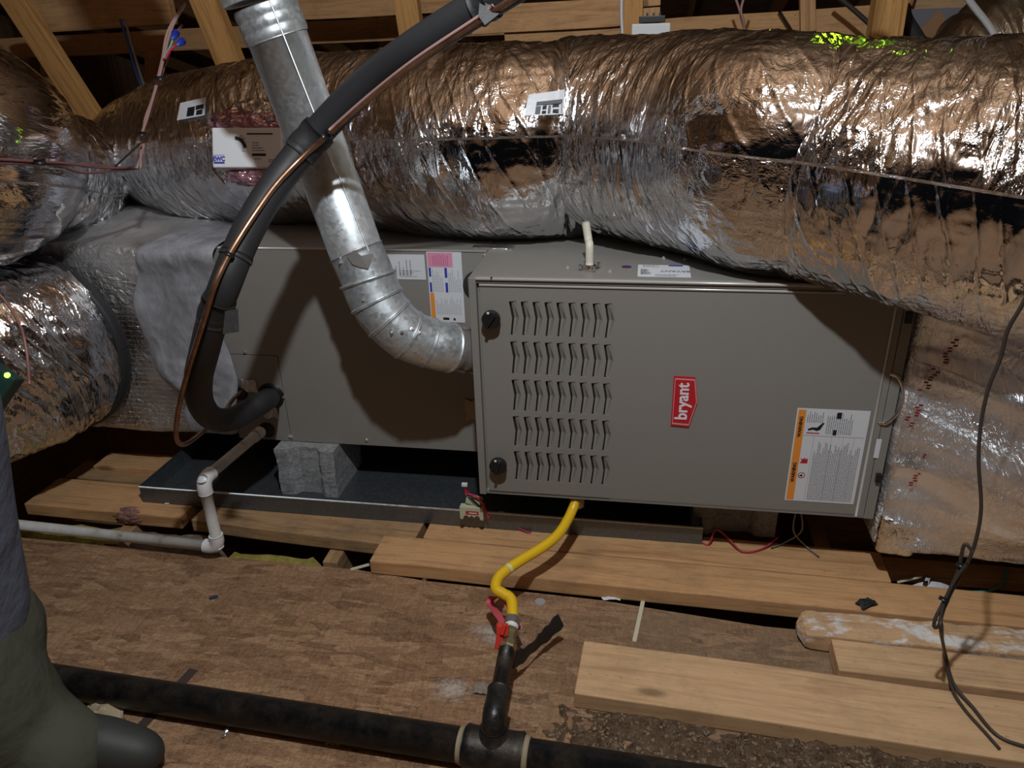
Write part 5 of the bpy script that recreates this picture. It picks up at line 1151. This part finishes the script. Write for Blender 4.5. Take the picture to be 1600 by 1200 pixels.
def dustmat():
    m = mat('crumbled_dust', (.2, .13, .08), .95, spec=.1); n = NT(m); a = n.noise(n.geo(), 45, 10, .8); f = n.vor(n.geo(), 210)
    c = n.ramp(a.outputs[0], [(.32, (.07, .042, .026)), (.5, (.20, .13, .08)), (.68, (.34, .24, .16))]); k = n.new('ShaderNodeSeparateColor'); n.lk(f.outputs['Color'], k.inputs[0])
    c = n.mix(n.ramp(k.outputs[0], [(.86, (0, 0, 0)), (.9, (.8,)*3)]), c, (.46, .36, .25)); n.col(c); b = n.bump(a.outputs[0], 1., .012); n.bump(f.outputs['Distance'], .6, .004, b); return m
def crumb_bed():
    n, m_ = 150, 46; x0, x1, y0, y1 = .16, 1.35, -.60, -.395; gx, gy = np.meshgrid(np.linspace(x0, x1, n), np.linspace(y0, y1, m_), indexing='ij'); Q = np.stack([gx, gy, gx*0], -1)
    h = .020*vn(Q*18, 3)+.016*ridge(Q*60, 4)+.006*vn(Q*160, 6)-.013; e = np.minimum(np.minimum((gx-x0)/.12, (x1-gx)/.1), np.minimum((gy-y0)/.06, (y1-gy)/.05)); h = h*np.clip(e, 0, 1)-.004*(1-np.clip(e, 0, 1))
    V = np.stack([gx, gy, h], -1).reshape(-1, 3); o = mesh('debris_bed', V, [list(f)[::-1] for f in grid_faces(n, m_)], dustmat(), None, True, kind='stuff'); tag(o, 'crumbly brown dust heaped along the wide pale plank', 'dust')
crumb_bed()

# ================================================================== PERSON kneeling at far left, back to the right
def skin(name, V, E, R, m_, parent, sub=2):
    V = [np.array(v, float) for v in V]; c = V[0]; me = bpy.data.meshes.new(name); me.from_pydata([tuple(v-c) for v in V], E, []); o = link(name, me, m_, parent, c)
    s = o.modifiers.new('skin', 'SKIN'); s.use_smooth_shade = True
    for i, r in enumerate(R):
        d = me.skin_vertices[0].data[i]; d.radius = (r, r) if not isinstance(r, tuple) else r; d.use_root = i == 0
    ss = o.modifiers.new('sub', 'SUBSURF'); ss.levels = sub; ss.render_levels = sub; return o
def blob(name, balls, m_, parent, vox, extra=None):
    U = [(0, 0, 1.)]+[(math.sin(t)*math.cos(p), math.sin(t)*math.sin(p), math.cos(t)) for t in np.linspace(0, np.pi, 9)[1:-1] for p in np.linspace(0, 2*np.pi, 14, endpoint=False)]+[(0, 0, -1.)]; U = np.array(U)
    Fu = [[0, 1+k, 1+(k+1) % 14] for k in range(14)]+[[1+r*14+k, 1+(r+1)*14+k, 1+(r+1)*14+(k+1) % 14, 1+r*14+(k+1) % 14] for r in range(6) for k in range(14)]+[[1+6*14+(k+1) % 14, 1+6*14+k, 99] for k in range(14)]
    V, Fc = join_vf([(U*r+c, Fu) for c, r in balls]+([extra] if extra else [])); o = mesh(name, V, Fc, m_, parent, True)
    r_ = o.modifiers.new('r', 'REMESH'); r_.mode = 'VOXEL'; r_.voxel_size = vox; r_.use_smooth_shade = True
    s_ = o.modifiers.new('s', 'SMOOTH'); s_.iterations = 8; s_.factor = .6; return o
def person():
    DX = -.058
    pr = thing('person', 'person kneeling at the left edge in a slate blue jacket and olive trousers', 'person', (-.80, -.74, 0))
    dy = .02
    O = A(DX, 0, 0)
    pel = A(-.735, -.735, .28)+O; ches = A(-.675, -.73, .64)+O; neck = A(-.70, -.73, .84)+O; head = A(-.755, -.73, .98)+O
    hipL, hipR = A(-.75, -.84, .26)+O, A(-.72, -.65, .26)+O; kL, kR = A(-1.12, -.90, .085)+O, A(-1.10, -.62, .085)+O; aL, aR = A(-.74, -.88, .09)+O, A(-.66, -.665, .09)+O
    shL, shR = A(-.70, -.89, .77)+O, A(-.72, -.60, .77)+O; eL, eR = A(-.88, -.95, .55)+O, A(-.94, -.56, .55)+O; hL, hR = A(-1.10, -.86, .53)+O, A(-1.14, -.58, .54)+O
    def lim(P, R): return [(P[i]*(1-t)+P[i+1]*t, R[i]*(1-t)+R[i+1]*t) for i in range(len(P)-1) for t in np.linspace(0, 1, 14)]
    blob('body', lim([pel, ches, neck, head], [.11, .12, .055, .08])+lim([hipL, kL, aL], [.07, .05, .035])+lim([hipR, kR, aR], [.07, .05, .035])+lim([ches, shL, eL, hL], [.05, .05, .04, .028])+lim([ches, shR, eR, hR], [.05, .05, .04, .028]), M['skin'], pr, .014)
    # jacket: straight-sided torso with a rounded hem, sleeves joined on
    prof = [(.268, .120), (.272, .142), (.282, .150), (.32, .152), (.42, .150), (.52, .150), (.62, .152), (.70, .152), (.76, .140), (.81, .10), (.84, .05)]; V = []; n_ = 40
    for z, r_ in prof:
        cx = -.735+DX+(z-.35)*.20
        for k in range(n_):
            a_ = 2*math.pi*k/n_; V.append((cx+r_*abs(math.cos(a_))**.85*math.copysign(1, math.cos(a_)), -.735+r_*1.28*abs(math.sin(a_))**.85*math.copysign(1, math.sin(a_)), z))
    tv, tf = V, [list(f) for f in grid_faces(len(prof), n_, True)]+[list(range(n_)), [(len(prof)-1)*n_+k for k in range(n_)][::-1]]
    jk = blob('jacket', lim([shL, eL, hL+A(.03, 0, 0)], [.088, .065, .045])+lim([shR, eR, hR+A(.03, 0, 0)], [.088, .065, .045]), M['jacket'], pr, .010, (tv, tf))
    jk['label'] = 'slate blue jacket'
    tr = blob('trousers', lim([A(-.715, -.735, .30)+O, A(-.712, -.73, .25)+O, A(-.68, -.71, .15)+O], [.132, .146, .125])+lim([hipL, kL], [.12, .085])+lim([kL, aL], [.075, .07])+lim([hipR, kR], [.12, .085])+lim([kR, A(-.66, -.68, .095)+O, A(-.615, -.70, .075)], [.08, .092, .075]), M['pants'], pr, .011)
    tr['label'] = 'olive work trousers'
    toeR = on(226, 1176, 'z', .045)
    for (an, toe) in ((aL, aL+A(.15, .01, -.05)), (A(-.63, -.675, .075), toeR)):
        dd = toe-an; b_ = blob('boot', lim([an, an+dd*.5+A(0, 0, .004), toe-dd*.1, toe], [.050, .047, .041, .035]), M['boot'], pr, .007); b_['label'] = 'dark work boot'
        box('sole', (min(an[0], toe[0])-.01, (an[1]+toe[1])/2-.028, .001), (max(an[0], toe[0])+.005, (an[1]+toe[1])/2+.028, .012), M['rubber'], b_, .004)
    # head details
    hr = skin('hair', [head+A(.02, 0, .02), head+A(.005, 0, .075)], [(0, 1)], [.092, .086], M['hair'], pr)
    for s in (-1, 1):
        p_ = head+A(-.088, s*.032, .028); tube('eye', [p_+A(.01, 0, 0), p_], [.014, .006], M['white'], pr, 10)
        q_ = head+A(.0, s*.092, .01); tube('ear', [q_-A(0, s*.012, 0), q_+A(0, s*.008, 0)], [.018, .026], M['skin'], pr, 12)
    skin('nose', [head+A(-.085, 0, .02), head+A(-.118, 0, -.004)], [(0, 1)], [.010, .016], M['skin'], pr, 1)
    tube('mouth', [head+A(-.092, -.022, -.035), head+A(-.098, 0, -.036), head+A(-.092, .022, -.035)], .005, mat('lips', (.4, .15, .12), .5), pr, 8)
    for h_, s in ((hL, 1), (hR, -1)):
        V = [h_+A(.02, 0, 0), h_+A(-.03, 0, 0), h_+A(-.065, 0, 0)]; E = [(0, 1), (1, 2)]; R = [.026, (.034, .022), (.036, .018)]
        for k in range(4):
            b_ = h_+A(-.068, (k-1.5)*.019, .0); L_ = (.030, .034, .032, .024)[k]; i0 = len(V); V += [b_, b_+A(-L_, 0, -.004), b_+A(-L_*1.5, 0, -.024)]; E += [(2, i0), (i0, i0+1), (i0+1, i0+2)]; R += [.0095, .0085, .0075]
        i0 = len(V); V += [h_+A(-.035, s*.038, -.004), h_+A(-.062, s*.050, -.016)]; E += [(1, i0), (i0, i0+1)]; R += [.011, .009]
        skin('hand', V, E, R, M['skin'], pr, 1)
person()
